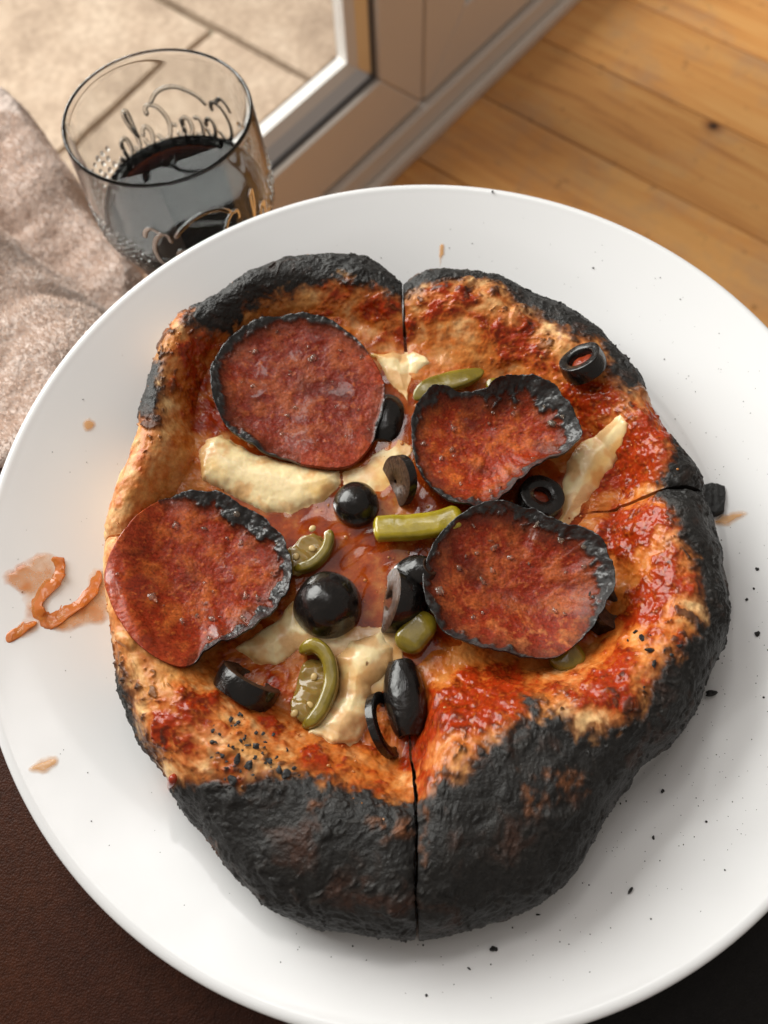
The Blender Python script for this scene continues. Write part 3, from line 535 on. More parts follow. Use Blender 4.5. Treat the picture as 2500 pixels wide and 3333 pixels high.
va = N_.new('ShaderNodeVolumeAbsorption'); va.inputs['Color'].default_value = (.58, .36, .14, 1); va.inputs['Density'].default_value = 800; L_.new(va.outputs[0], N_['Material Output'].inputs['Volume'])
lvl = .0692
li = [(r + .0004, z) for r, z in inner[::-1] if z < lvl - .001]; rl = float(np.interp(lvl, [p[1] for p in inner[::-1]], [p[0] for p in inner[::-1]]))
lp = [(0, .0096)] + li[1:] + [(rl + .0003, lvl + .0008), (rl - .0006, lvl + .0003), (rl - .002, lvl), (0, lvl)]
V, F = lathe(np.array(lp), 128)
cola = new_obj('cola_drink', mesh_np('cola_drink', V, [F], M_COLA), None, 'dark brown cola filling the lower half of the tumbler', 'drink'); cola.location = (GX, GY, GB)

# ------------------------------------------------------------------ pizza
M_DOUGH = food('pizza_dough', .00011, 900, (.84, 1.15), sss=.05, spec=.28)
M_CHAR = food('charred_crust', .00045, 900, (.6, 1.5), spec=.42, scale2=1000)
pizza = new_obj('pizza', None, None, 'deep pizza with a thick charred black crust cut in quarters on the white plate', 'pizza')
CHARP = np.array(CHAR) * 1e-3
SCORCHP = [np.array(p) * 1e-3 for p in SCORCH]
SAUCEP = [np.array(p) * 1e-3 for p in SAUCE]
C_CREAM, C_TAN, C_ORANGE, C_BROWN, C_RED, C_DRED, C_CHAR, C_ASH = [np.array(c) for c in ((.84, .53, .24), (.66, .30, .085), (.51, .115, .013), (.11, .030, .009), (.31, .020, .003), (.13, .008, .002), (.012, .0112, .0105), (.044, .039, .034))]

def poly_max(x, y, polys, wob):
    best = np.full(x.shape, -1.0)
    for p in polys:
        lo, hi = p.min(0) - .008, p.max(0) + .008
        s = (x > lo[0]) & (x < hi[0]) & (y > lo[1]) & (y < hi[1])
        if s.any(): best[s] = np.maximum(best[s], sdist(x[s], y[s], p) + wob[s])
    return best

def crust_slice(t0, t1, label):
    nt = 400
    gap = .0005
    s = np.r_[np.linspace(0, .40, 95), np.linspace(.40, .68, 75)[1:], np.linspace(.68, 1, 95)[1:]]
    # radial rows: floor, rise, rounded outer side, undercut
    nf, nr, no, nb = 95, 74, 94, 14
    n = nf + nr + no + nb
    U = np.linspace(0, 1, nt)
    T = (t0 + (t1 - t0) * U)[:, None] * np.ones((1, n))
    ri, rc, ro, zc = r_in(T[:, 0]), r_crest(T[:, 0]), r_out(T[:, 0]), z_crest(T[:, 0])
    zm = Z_BASE + .35 * (zc - Z_BASE)
    R = np.zeros((nt, n)); Z = np.zeros((nt, n)); S = np.zeros((nt, n))
    a = np.linspace(0, 1, nf)[None]; R[:, :nf] = .0012 + (ri[:, None] - .0012) * a; Z[:, :nf] = Z_FLOOR + dish(R[:, :nf] / ri[:, None]); zf = Z_FLOOR + dish(1.0)
    a = np.linspace(0, 1, nr + 1)[None, 1:]; R[:, nf:nf + nr] = ri[:, None] + (rc - ri)[:, None] * a; Z[:, nf:nf + nr] = zf + (zc - zf)[:, None] * np.sin(a * np.pi / 2) ** 1.15; S[:, nf:nf + nr] = a
    ph = np.linspace(0, 1, no + 1)[None, 1:] * np.pi / 2; e = 2 / 2.3
    R[:, nf + nr:nf + nr + no] = rc[:, None] + (ro - rc)[:, None] * np.sin(ph) ** e; Z[:, nf + nr:nf + nr + no] = zm[:, None] + (zc - zm)[:, None] * np.clip(np.cos(ph), 0, 1) ** e; S[:, nf + nr:nf + nr + no] = 1
    a = np.linspace(0, 1, nb + 1)[None, 1:] * np.pi / 2
    R[:, -nb:] = ro[:, None] - .009 * (1 - np.cos(a)); Z[:, -nb:] = zm[:, None] + (Z_BASE - zm)[:, None] * np.sin(a); S[:, -nb:] = 1
    # keep a knife-wide gap: slide along the arc near both ends
    dst = R * np.minimum(T - t0, t1 - T)
    wig = .0012 * fbm(R, T * 0, 0, .02, 2, 9.)
    sh = np.where(U[:, None] < .5, 1, -1) * gap * sstep(.042, .06, R) * np.clip(1 - dst / .004, 0, 1) / np.maximum(R, .004)
    T = T + sh + wig / np.maximum(R, .02)
    X = PO[0] + R * np.cos(T); Y = PO[1] + R * np.sin(T)
    fade = np.ones((1, n)); fade[0, -nb:] = np.linspace(1, 0, nb) ** .7
    Z = Z + (low_bumps(X, Y) * (.35 + .65 * sstep(0, 1, S)) + cut_drop(X, Y)[0] * (.25 + .75 * S)) * fade
    G = np.stack([X, Y, Z], -1); Nm = grid_normals(G)
    if Nm[nt // 2, nf // 2, 2] < 0: Nm = -Nm
    # ---- what lies where (colour is the stuff's own)
    n12, n5, n2, n1 = fbm(X, Y, Z, .013, 3, 1.), fbm(X, Y, Z, .0052, 3, 2.), fbm(X, Y, Z, .0022, 3, 3.), fbm(X, Y, Z, .0009, 2, 4.)
    wx, wy = X + .0045 * fbm(X, Y, Z, .010, 2, 61.), Y + .0045 * fbm(X, Y, Z, .010, 2, 63.)
    w12, w5 = fbm(wx, wy, Z, .016, 5, 65., .6), fbm(wx, wy, Z, .006, 4, 67., .6)
    st = fbm(T * .085 + .3 * wx, R * 2.8, 0, .011, 5, 69., .6)                # drawn out along the crust
    dch = -sdist(X, Y, CHARP)                                       # > 0 : beyond the char line
    outer = np.zeros((nt, n)); outer[:, nf + nr:] = np.linspace(0, 1, no + nb)[None]
    dch = dch + .0026 * w5 + .0016 * n2 + .0012 * n12 + .0018 * st
    side = sstep(.22, .5, outer)
    ch = sstep(-.0014, .0014, dch); ch0 = sstep(-.0006, .0010, dch)
    # scattered scorch marks on the high spots
    sp = sstep(.46, .62, n2 * .5 + w5 * .6 + .25 * n12 + .30 * sstep(-.014, 0, dch)) * sstep(.35, .8, S)
    spk = sstep(.52, .66, fbm(wx, wy, Z, .0030, 3, 17.)) * sstep(-.016, -.002, dch + .004 * n12) * sstep(.4, .8, S)
    ch = np.maximum(ch, np.maximum(sp * .6, spk * .85))
    # bare, less burnt patches low on the side at the left
    ang = wrap(T)
    bare = sstep(.10, .5, fbm(X, Y, Z, .016, 4, 23.)) * side * sstep(.25, .6, np.cos(ang - math.radians(150)))
    ch = ch * (1 - .75 * bare)
    sd = poly_max(X, Y, SAUCEP, .0015 * w5)
    floor_ = 1 - sstep(.0, .5, S)
    right = sstep(-.2, .3, np.cos(T))
    wet = 1 - sstep(.15, 1.0, S + .25 * n12)
    field = .50 * w12 + .45 * st + .28 * w5 + .62 * sstep(-.007, .004, sd) + .16 * wet + .06 * right - .10 - .5 * sstep(.3, .9, outer)
    sauce = sstep(.14, .50, field); stain = sstep(-.34, .26, field)
    # ---- relief
    lump = floor_ * .0010 * n12 + .00060 * n5 + .00012 * n2 + .00005 * n1
    rid = 1 - 2 * np.abs(fbm(wx * .8 + wy * .6, (wy * .8 - wx * .6) * 2.1, Z * 1.6, .0052, 3, 31.))
    rid2 = 1 - 2 * np.abs(fbm(wx, wy, Z, .0021, 3, 37.))
    rough_zone = sstep(-.2, .5, fbm(X, Y, Z, .02, 2, 77.))
    dz = lump * (1 - ch) + ch * (.00020 * rid * (.4 + rough_zone) + .00018 * rid2 * (.25 + rough_zone) + .00035 * n5 + .00008 * n1 + .0005 * n12 + .0004 * sstep(.15, .65, fbm(wx, wy, Z, .0085, 2, 83.))) + sauce * (.00035 + .00035 * n5 + .00006 * n2) * (1 - ch) + sp * .0003 + spk * .0005
    dz = dz * fade
    blis = sstep(.42, .7, fbm(X, Y, Z, .011, 2, 41.)); dz = dz + .0012 * blis * S * (1 - side) * fade
    G = G + Nm * dz[..., None]
    # ---- colour
    c = mixc(C_CREAM, C_TAN, sstep(-.30, .35, n12 + .3 * w5 + .3 * wet)); c = mixc(c, C_ORANGE, .88 * stain); c = mixc(c, C_ORANGE * .8, .4 * floor_)
    gold = sstep(-.013, -.001, dch) * S; c = mixc(c, (.36, .115, .022), .60 * gold * sstep(-.35, .25, w5 + .3 * n2)); c = mixc(c, C_BROWN, .85 * sstep(-.0050, .0, dch + .0015 * n2) * S)
    c = mixc(c, C_BROWN, .55 * sstep(.38, .7, fbm(wx, wy, Z, .0034, 4, 99.)) * S)
    cs = mixc(C_RED, C_DRED, sstep(-.15, .55, n2 * .7 + .6 * w5)); cs = mixc(cs, C_ORANGE, .45 * sstep(.2, .6, n1 + .5 * n2))
    c = mixc(c, cs, .93 * sauce * (1 - .55 * sstep(-.004, .001, dch)))
    cc = mixc(C_CHAR, C_ASH, .58 * sstep(.0, .7, w5 * .6 + n2 * .4) + .30 * sstep(-.1, .6, w12)); cc = mixc(cc, C_BROWN * .45, .65 * sstep(.12, .6, w12 * .8 + .4 * w5)); sc = sstep(-.001, .004, poly_max(X, Y, SCORCHP, .002 * w5 + .002 * n2)); cc = mixc(cc, (.22, .075, .024), .75 * sc * sstep(-.4, .3, n2 + .4 * w5))
    cc = mixc(cc, np.array((.16, .085, .04)), .6 * bare)
    c = mixc(c, cc, ch)
    rg = .44 + .10 * n5 - .22 * wet - .20 * sauce - .08 * stain; rg = rg * (1 - ch) + ch * (.48 + .12 * w5); rg = np.clip(rg, .12, .9)
    Nf = grid_normals(G)
    if Nf[nt // 2, nf // 2, 2] < 0: Nf = -Nf
    V = G.reshape(-1, 3); q = grid_faces(nt, n)
    # faces must look up
    a_, b_, d_ = V[q[:, 0]], V[q[:, 1]], V[q[:, 3]]
    if np.cross(b_ - a_, d_ - a_)[:, 2].sum() < 0: q = q[:, ::-1]
    Nv = Nf.reshape(-1, 3); cv = c.reshape(-1, 3); rv = rg.ravel(); chv = ch0.ravel() * (S.ravel() > .3)
    # cut faces: skirts straight down from both knife edges, pale crumb inside
    base = len(V); ex, ec, er, en, ef = [], [], [], [], []
    for row, sg in ((0, 1), (nt - 1, -1)):
        top = G[row]; m = 12; h = np.linspace(0, 1, m)[:, None, None]
        bot = top.copy(); bot[:, 2] = Z_BASE; W = top[None] * (1 - h) + bot[None] * h
        tdir = np.array([-math.sin(T[row, nf]), math.cos(T[row, nf]), 0]) * (-sg)
        cr = .0005 * fbm(W[..., 0], W[..., 1], W[..., 2], .003, 3, 3.); W = W + tdir * (cr * np.minimum(1, h[..., 0] * 6))[..., None]
        wc = mixc(C_CREAM * .9, C_TAN, sstep(-.2, .5, fbm(W[..., 0], W[..., 1], W[..., 2], .004, 3, 6.)))
        edge = np.clip(1 - h[..., 0] * 5, 0, 1) * np.ones(W.shape[:2]); wc = mixc(wc, c[row][None] * np.ones((m, 1, 1)), edge)
        dark = ch[row][None] * np.ones((m, 1)) * np.clip(1.15 - h[..., 0] * 2.2, 0, 1); wc = mixc(wc, C_CHAR * 1.2, np.clip(dark, 0, 1))
        ex.append(W.reshape(-1, 3)); ec.append(wc.reshape(-1, 3)); er.append(np.full(m * n, .55)); en.append(np.tile(tdir, (m * n, 1)))
        f = grid_faces(m, n) + base; base += m * n
        p = np.vstack([V] + ex); fn = np.cross(p[f[:, 1]] - p[f[:, 0]], p[f[:, 3]] - p[f[:, 0]]).mean(0)
        ef.append(f if fn @ tdir > 0 else f[:, ::-1])
    V2 = np.vstack([V] + ex); cv2 = np.vstack([cv] + ec); rv2 = np.concatenate([rv] + er); nv2 = np.vstack([Nv] + en)
    isch = chv[q].mean(1) > .55
    fq = np.vstack([q[~isch]] + ef)
    a = compact(V2, [fq], cv2, rv2, nv2)
    sl = new_obj('pizza_slice', mesh_np('pizza_slice', a[0], a[1], M_DOUGH, a[2], a[3], a[4]), pizza)
    a = compact(V2, [q[isch]], cv2, rv2, nv2)
    cr = new_obj('charred_crust', mesh_np('charred_crust', a[0], a[1], M_CHAR, a[2], a[3], a[4]), sl)
    return sl
for i in range(4):
    t0 = CUT[i]; t1 = CUT[(i + 1) % 4]; t1 = t1 if t1 > t0 else t1 + 2 * math.pi
    crust_slice(t0, t1, '')

# shiny orange oil that has run together in the middle
M_OIL, N_, L_, b_ = principled('orange_oil', (.8, .3, .08), .03)
tr = N_.new('ShaderNodeBsdfTransparent'); tr.inputs[0].default_value = (.93, .60, .30, 1); gl = N_.new('ShaderNodeBsdfGlossy'); gl.inputs['Roughness'].default_value = .04
df_ = N_.new('ShaderNodeBsdfDiffuse'); nm_ = noise_node(N_, L_, 95, 5, .6); rm_ = ramp(N_, L_, nm_.outputs['Fac'], [(.38, (.20, .016, .002)), (.52, (.42, .075, .008)), (.70, (.74, .34, .09))]); L_.new(rm_.outputs[0], df_.inputs[0]); m0 = N_.new('ShaderNodeMixShader')
nz = noise_node(N_, L_, 70, 4, .55); rz = ramp(N_, L_, nz.outputs['Fac'], [(.35, (.25,) * 3), (.65, (.72,) * 3)]); L_.new(rz.outputs[0], m0.inputs[0]); L_.new(tr.outputs[0], m0.inputs[1]); L_.new(df_.outputs[0], m0.inputs[2])
fz = N_.new('ShaderNodeFresnel'); fz.inputs[0].default_value = 1.42; ms = N_.new('ShaderNodeMixShader'); L_.new(fz.outputs[0], ms.inputs[0]); L_.new(m0.outputs[0], ms.inputs[1]); L_.new(gl.outputs[0], ms.inputs[2]); L_.new(ms.outputs[0], N_['Material Output'].inputs[0])
bp = N_.new('ShaderNodeBump'); bp.inputs['Distance'].default_value = .0004; bp.inputs['Strength'].default_value = .4; n9 = noise_node(N_, L_, 90, 1, .3); L_.new(n9.outputs['Fac'], bp.inputs['Height'])
for q in (gl, fz): L_.new(bp.outputs[0], q.inputs['Normal'])
g_ = np.linspace(0, 2 * np.pi, 180, endpoint=False); rr = np.linspace(0, 1, 60)
Rp = r_in(g_)[:, None] * rr[None] * 1.04; Xp = PO[0] + Rp * np.cos(g_)[:, None]; Yp = PO[1] + Rp * np.sin(g_)[:, None]
Zp = Z_POOL + .0003 * fbm(Xp, Yp, 0, .010, 2, 6.) + 0 * Xp
new_obj('oil_pool', mesh_np('oil_pool', np.stack([Xp, Yp, Zp], -1).reshape(-1, 3), [grid_faces(180, 60, True)], M_OIL), pizza)

# melted mozzarella
M_MOZZ = food('mozzarella', .00012, 350, (.93, 1.06), sss=.18, coat=.25, sssr=(.004, .0028, .0014))
for i, p in enumerate(MOZZ):
    th = (.0040, .0024, .0028, .0028, .0042, .0020, .0015, .0012)[i]
    V, q, d, X, Y = sheet(p, hfun, th, .0085, .0003, .0009, 3. + i, sink=.0016)
    X, Y = V[:, 0], V[:, 1]; bump = fbm(X, Y, 0, .012, 2, 20. + i); V[:, 2] += (.0006 * bump + .00012 * fbm(X, Y, 0, .003, 2, 9.)) * sstep(0, .004, d) * (th / .004)
    V[:, 2] = np.where(d > 0, np.maximum(V[:, 2], Z_POOL + th * .40 * sstep(0, .006, d)), V[:, 2])
    c = mixc((.95, .75, .42), (.88, .56, .19), sstep(-.1, .7, fbm(X, Y, 0, .014, 3, 30. + i) + .2 * bump)); c = mixc(c, (.66, .26, .05), .55 * sstep(.2, .7, fbm(X, Y, 0, .006, 3, 50. + i) + .75 * (1 - sstep(0, .008, d)) - .10))
    if i > 5: c = mixc(c, (.72, .30, .06), .55 * sstep(-.3, .4, fbm(X, Y, 0, .006, 4, 70. + i)))
    c = mixc(c, (.22, .10, .03), sstep(.80, .88, fbm(X, Y, 0, .004, 2, 60. + i)))
    rg = np.full(len(V), .28) + .12 * bump
    V, q, c, rg = used(V, q, c, rg)
    new_obj('mozzarella', mesh_np('mozzarella', V, [q], M_MOZZ, c, np.clip(rg, .12, .6)), pizza)

P = np.array(DRIP) * 1e-3; V, F = sweep(np.c_[P, hfun(P[:, 0], P[:, 1]) + np.array([.0006, .0008, -.0006])], .0012, .0009, 40, 14, (0, 0, 1), .8)
new_obj('sauce_drip', mesh_np('sauce_drip', V, F, principled('drip_sauce', (.30, .03, .008), .2)[0]), pizza)

# burnt flakes stuck on the crust
def chip(scale, seed, flat=.45):
    r = np.random.RandomState(seed); V = IV * (1 + .75 * fbm(IV[:, 0], IV[:, 1], IV[:, 2], 1.1, 2, seed * 1.7)[:, None]) * np.array([1, r.uniform(.4, .9), flat]) * scale; a = r.uniform(0, 6.3); V = V @ np.array([[math.cos(a), math.sin(a), 0], [-math.sin(a), math.cos(a), 0], [0, 0, 1]])
    return V
M_CRUMB = principled('burnt_crumb', (.012, .011, .011), .55)[0]
VV, FF, n0 = [], [], 0
for i, (x, y) in enumerate(FLAKE * 1):
    x, y = x * 1e-3, y * 1e-3
    for k in range(6 if i < 11 else 2):
        xx, yy = x + random.gauss(0, .0035) * (k > 0), y + random.gauss(0, .0035) * (k > 0)
        v = chip(random.uniform(.0006, .0012) * (1 if k == 0 else .5), i * 5 + k, .35); VV.append(v + np.array([xx, yy, float(hfun(xx, yy)) + .0006])); FF.append(IF + n0); n0 += len(v)
new_obj('burnt_flakes', mesh_np('burnt_flakes', np.vstack(VV), [np.vstack(FF)], M_CRUMB, smooth=False), pizza, kind='stuff')

# ------------------------------------------------------------------ pepperoni
M_PEP = food('pepperoni_meat', .00018, 1300, (.60, 1.45), coat=.0, spec=.20, scale2=1000, film=.45)
M_PEPC = food('pepperoni_burnt', .0006, 700, (.6, 1.5), coat=.4, spec=.5)
M_BEAD_OIL = principled('oil_bead', (.98, .78, .62), .06, Transmission_Weight=.9, IOR=1.42)[0]
def pepperoni(key, label, cup, lift, tilt=(0, 0), dent=0.0):
    A = np.array(PEP[key], float); P = A[:, :2] * 1e-3; W = A[:, 2]; cen = P.mean(0)
    ang = np.arctan2(*(P - cen).T[::-1]); r = np.hypot(*(P - cen).T); i = np.argsort(ang); ang, r, W = ang[i], r[i], W[i]
    nt, nr = 420, 84; T = np.linspace(-np.pi, np.pi, nt, endpoint=False)
    per = lambda v: np.interp(T, np.r_[ang - 2 * np.pi, ang, ang + 2 * np.pi], np.r_[v, v, v])
    sm = lambda v, k: smooth_per(np.r_[v, v[:1]], k)[:-1]
    Rm, Wm = sm(per(r), 8), sm(per(W), 6)
    Rm = Rm + .0005 * fbm(np.cos(T) * .03, np.sin(T) * .03, 0, .006, 3, lift * 1e4) * (.4 + Wm)
    s = np.linspace(0, 1, nr) ** .8
    X = cen[0] + Rm[:, None] * s * np.cos(T)[:, None]; Y = cen[1] + Rm[:, None] * s * np.sin(T)[:, None]
    # rest on the pizza: the plane of the surface below it, lifted until nothing pokes through in the middle
    H = hsoft(X, Y); Aq = np.c_[X.ravel(), Y.ravel(), np.ones(X.size)]; w = (s[None] * np.ones((nt, 1))).ravel() + .05
    cf = np.linalg.lstsq(Aq * w[:, None], H.ravel() * w, rcond=None)[0]
    PLn = (Aq @ cf).reshape(X.shape); PLn = PLn + tilt[0] * (X - cen[0]) + tilt[1] * (Y - cen[1])
    HF = hfun(X, Y)
    d_edge = Rm[:, None] * (1 - s)                                         # metres from the rim
    curl = sstep(.3, 1.3, Wm)[:, None]
    waves = .0019 * fbm(np.cos(T) * .03, np.sin(T) * .03, 0, .016, 2, 70 + lift * 1e3)[:, None] * s ** 3
    Z = .55 * PLn + .45 * H + lift + (cup * s ** 2.4 + .0028 * curl * s ** 9 - .0012 * (1 - curl) * s ** 6) + waves * (.5 + curl)
    Z = Z + dent * np.exp(-(((X - cen[0]) * .5 + (Y - cen[1]) + .004) / .010) ** 2) * (1 - s ** 4)
    Z = np.maximum(Z, HF + .0013)
    n5, n2, n1 = fbm(X, Y, 0, .006, 3, 3 + lift * 1e3), fbm(X, Y, 0, .0024, 3, 5.), fbm(X, Y, 0, .0011, 2, 8.)
    wch = (.0024 * Wm)[:, None] * (1 + .9 * n5 + .6 * n2)
    ch = sstep(-.0006, .0007, wch - d_edge) * (Wm[:, None] > .05)
    rim = sstep(.0028, .0, d_edge) * .4
    oilp = sstep(.10, .40, fbm(X, Y, 0, .013, 3, 44. + lift * 2e3)); Z = Z + (.00030 * n5 + .00016 * n2 + .00006 * n1) * (1 - .75 * oilp) + .00015 * oilp + ch * (.0006 + .0005 * n5 + .0004 * n2 + .0002 * n1)
    dk = dict(A=.70, B=1.12, C=1.04, D=.80)[key]; c = mixc((.24 * dk, .022 * dk, .005), (.41 * dk, .086 * dk, .017), sstep(-.2, .6, n5)); c = mixc(c, (.52 * dk, .13 * dk, .025), .55 * sstep(.42, .6, n1 + .25 * n2)); c = mixc(c, (.070, .007, .003), .70 * sstep(.05, .6, fbm(X, Y, 0, .016, 3, 12. + lift * 1e3))); c = mixc(c, (.42, .105, .03), .45 * sstep(.38, .6, n2)); c = mixc(c, (.14, .03, .014), .6 * sstep(.4, .65, -n1 - .3 * n2))
    if key == 'D': c = mixc(c, (.38, .115, .035), .85 * sstep(-.2, .5, n2 + .4 * n5) * sstep(.000, .012, cen[1] - .004 - Y + .3 * (X - cen[0])))
    if key in 'AC': c = mixc(c, (.42, .06, .02), .4 * sstep(.6, 1., s)[None] * (1 - curl))
    brn = sstep(.0055, .0, d_edge - wch + .0015 * n5) * (Wm[:, None] > .05); c = mixc(c, (.10, .022, .009), .7 * brn)
    c = mixc(c, mixc((.011, .0105, .0105), (.035, .033, .032), sstep(0, .6, n2)), ch)
    wet = oilp; rg = np.clip(.30 - .24 * wet + .05 * n5 + .05 * n2 + .2 * ch, .05, .7)
    if key == 'D': rg = np.clip(rg + .30 * sstep(.000, .012, cen[1] - .004 - Y + .3 * (X - cen[0])), .1, .8)
    G = np.stack([X, Y, Z], -1); th = .0014
    B = G[:, ::-1] - np.array([0, 0, th]); B[:, 0, :2] = G[:, -1, :2]
    full = np.concatenate([G, B], 1); c2 = np.concatenate([c, c[:, ::-1] * .8], 1); r2 = np.concatenate([rg, rg[:, ::-1]], 1); ch2 = np.concatenate([ch, ch[:, ::-1]], 1)
    V = full.reshape(-1, 3); q = grid_faces(nt, 2 * nr, True)
    Nv = grid_normals(full, True); Nv = Nv if Nv[0, nr // 2, 2] > 0 else -Nv
    fn = np.cross(V[q[:, 1]] - V[q[:, 0]], V[q[:, 3]] - V[q[:, 0]])
    if fn[nr // 2, 2] < 0: q = q[:, ::-1]
    root = new_obj('pepperoni_slice', None, None, label, 'pepperoni', 'pepperoni slices on the pizza'); org = np.array([cen[0], cen[1], Z.min()]); root.location = org
    V = V - org; isch = ch2.ravel()[q].mean(1) > .5
    for nm, sel, mt in (('meat_face', ~isch, M_PEP), ('charred_rim', isch, M_PEPC)):
        if sel.any():
            a = compact(V, [q[sel]], c2.reshape(-1, 3), r2.ravel(), Nv.reshape(-1, 3)); new_obj(nm, mesh_np(nm, a[0], a[1], mt, a[2], a[3], a[4]), root)
    # beads of clear fat standing on it
    VV, FF, n0 = [], [], 0
    for k in range(20):
        a_, s_ = random.randrange(nt), int((random.random() ** .6) * nr * .88)
        sz = random.choice((.0005, .0006, .0008, .0011)) * random.uniform(.7, 1.2); v = chip(sz * 1.2, k + int(lift * 1e5), .5) + G[a_, s_] - org + np.array([0, 0, sz * .1]); VV.append(v); FF.append(IF + n0); n0 += len(v)
    new_obj('fat_beads', mesh_np('fat_beads', np.vstack(VV), [np.vstack(FF)], M_BEAD_OIL), root, kind='stuff')
    return root
pepperoni('A', 'flat pepperoni slice with a thin black rim, nearest the drinking glass', .0016, .0036)
pepperoni('B', 'smallest pepperoni slice, curled, with a thick crumbling black rim', .0044, .0030)
pepperoni('C', 'pepperoni slice hanging over the outer crust beside the orange sauce smear', .0022, .0030)
pepperoni('D', 'cupped pepperoni slice with a grainy browned face and black rim all round', .0050, .0040, dent=-.0012)

# ------------------------------------------------------------------ oil droplets all over the wet middle
VV, FF, n0 = [], [], 0; rs = np.random.RandomState(21)
for k in range(420):
    a_, q_ = rs.uniform(0, 2 * np.pi), rs.uniform(.1, 1.25); r_ = float(r_in(a_)) * q_; x, y = PO[0] + r_ * math.cos(a_), PO[1] + r_ * math.sin(a_); sz = rs.choice([.00018, .00025, .0004, .0006], p=[.45, .35, .15, .05])
    v = IV * np.array([sz, sz * rs.uniform(.8, 1.25), sz * .7]) + np.array([x, y, max(float(hfun(x, y)) + .0004, Z_POOL + .0001)]); VV.append(v); FF.append(IF + n0); n0 += len(v)
new_obj('oil_droplets', mesh_np('oil_droplets', np.vstack(VV), [np.vstack(FF)], principled('droplet_oil', (.75, .30, .08), .04, Transmission_Weight=.5, IOR=1.46)[0]), pizza, kind='stuff')

# ------------------------------------------------------------------ olives
M_OLIVE, N_, L_, b_ = principled('olive_skin', (.008, .0075, .008), .22, Coat_Weight=.35, Coat_Roughness=.03, Specular_IOR_Level=.32)
nn_ = noise_node(N_, L_, 260, 4, .6); rr_ = ramp(N_, L_, nn_.outputs['Fac'], [(.3, (.12,) * 3), (.7, (.32,) * 3)]); L_.new(rr_.outputs[0], b_.inputs['Roughness'])
rc_ = ramp(N_, L_, nn_.outputs['Fac'], [(.3, (.004, .0035, .0035)), (.75, (.014, .011, .010))]); L_.new(rc_.outputs[0], b_.inputs['Base Color'])
bp = N_.new('ShaderNodeBump'); bp.inputs['Distance'].default_value = .0009; bp.inputs['Strength'].default_value = .55; n8 = noise_node(N_, L_, 190, 5, .55); n8.inputs['Distortion'].default_value = 1.2; L_.new(n8.outputs['Fac'], bp.inputs['Height']); L_.new(bp.outputs[0], b_.inputs['Normal'])
M_FLESH, N_, L_, b_ = principled('olive_flesh', (.2, .12, .07), .45, Specular_IOR_Level=.25)
nn_ = noise_node(N_, L_, 600, 4, .6); rr_ = ramp(N_, L_, nn_.outputs['Fac'], [(.3, (.022, .011, .007)), (.7, (.095, .047, .026))]); L_.new(rr_.outputs[0], b_.inputs['Base Color'])
bp = N_.new('ShaderNodeBump'); bp.inputs['Distance'].default_value = .0004; L_.new(nn_.outputs['Fac'], bp.inputs['Height']); L_.new(bp.outputs[0], b_.inputs['Normal'])
def olive(pt, b, z0, z1, hole, rot, lift, label, a=None, squash=1.0, fill=False, dark=False):
    """a length of a hollow stoned olive between z0 and z1 (shares of its half length a); b its greatest radius"""
    a = a or b * 1.35
    zz = np.linspace(z0, z1, 26); rad = b * np.sqrt(np.clip(1 - zz ** 2, 0, 1)) ** 1.0
    closed_top = z1 > .97
    skin = [(max(r, .0002), z * a) for r, z in zip(rad, zz)]
    if closed_top and hole < .001: skin = skin[:-1] + [(.0006, skin[-1][1] - .00002), (0, skin[-1][1])]
    elif closed_top: skin = skin[:-1] + [(hole * 1.25, skin[-2][1] + .0003), (hole, skin[-2][1] - .0002), (hole * .7, skin[-2][1] - .0022), (0, skin[-2][1] - .003)]
    root = new_obj('olive_piece', None, None, label, 'olive', 'black olive pieces on the pizza')
    def wobble(V):
        n = fbm(V[:, 0], V[:, 1], V[:, 2], b * 1.2, 2, pt[0] * .37)
        V = V * (1 + .05 * n[:, None]); V[:, 1] *= squash; return V
    V, F = lathe(skin, 72); new_obj('skin', mesh_np('skin', wobble(V), [F], M_OLIVE), root)
    hw = max(hole, .0008); low = [(skin[0][0], skin[0][1]), (skin[0][0] * .93, skin[0][1] - .0002), ((skin[0][0] + hw) / 2, skin[0][1] + .0001), (hw * 1.08, skin[0][1]), (hw, skin[0][1] + .0004)]
    if closed_top: low += [(hw, (skin[0][1] + skin[-4][1]) / 2), (0, (skin[0][1] + skin[-4][1]) / 2)]; prof_ = low
    else:
        t = skin[-1]; prof_ = low + [(hw, t[1] - .0004), (hw * 1.08, t[1]), ((t[0] + hw) / 2, t[1] - .0001), (t[0] * .93, t[1] + .0002), t]
    V, F = lathe(np.array(prof_), 72); new_obj('flesh', mesh_np('flesh', wobble(V), [F[:, ::-1]], M_OLIVE if dark else M_FLESH), root)
    x, y = pt[0] * 1e-3, pt[1] * 1e-3
    root.rotation_euler = [math.radians(v) for v in rot]; root.location = (x, y, max(float(hfun(x, y)), Z_POOL) + lift)
    if fill:
        V, F = lathe([(0, (z0 + z1) * .5 * a + .0004), (hole * .6, (z0 + z1) * .5 * a + .0006), (hole * 1.02, (z0 + z1) * .5 * a + .0001)], 40); V[:, 2] += .0007 * fbm(V[:, 0], V[:, 1], 0, .0025, 2, 3.); new_obj('sauce_filling', mesh_np('sauce_filling', V, [F], M_FILL), root)
    return root
M_FILL = principled('sauce_in_olive', (.22, .03, .009), .2)[0]
olive(PT['o1'], .0070, -.24, .34, .0040, (-24, -34, 0), .0026, 'black olive ring with a red centre lying alone on the crust', fill=True, dark=True)
olive(PT['o2'], .0070, -.2, 1, .0005, (30, -20, 30), .0008, 'rounded black olive end beside the large piece of mozzarella', a=.0078)
olive(PT['o3'], .0094, -.06, .16, .0009, (0, 112, 24), .0030, 'thin olive slice standing on edge beside the crumbling pepperoni', squash=.8)
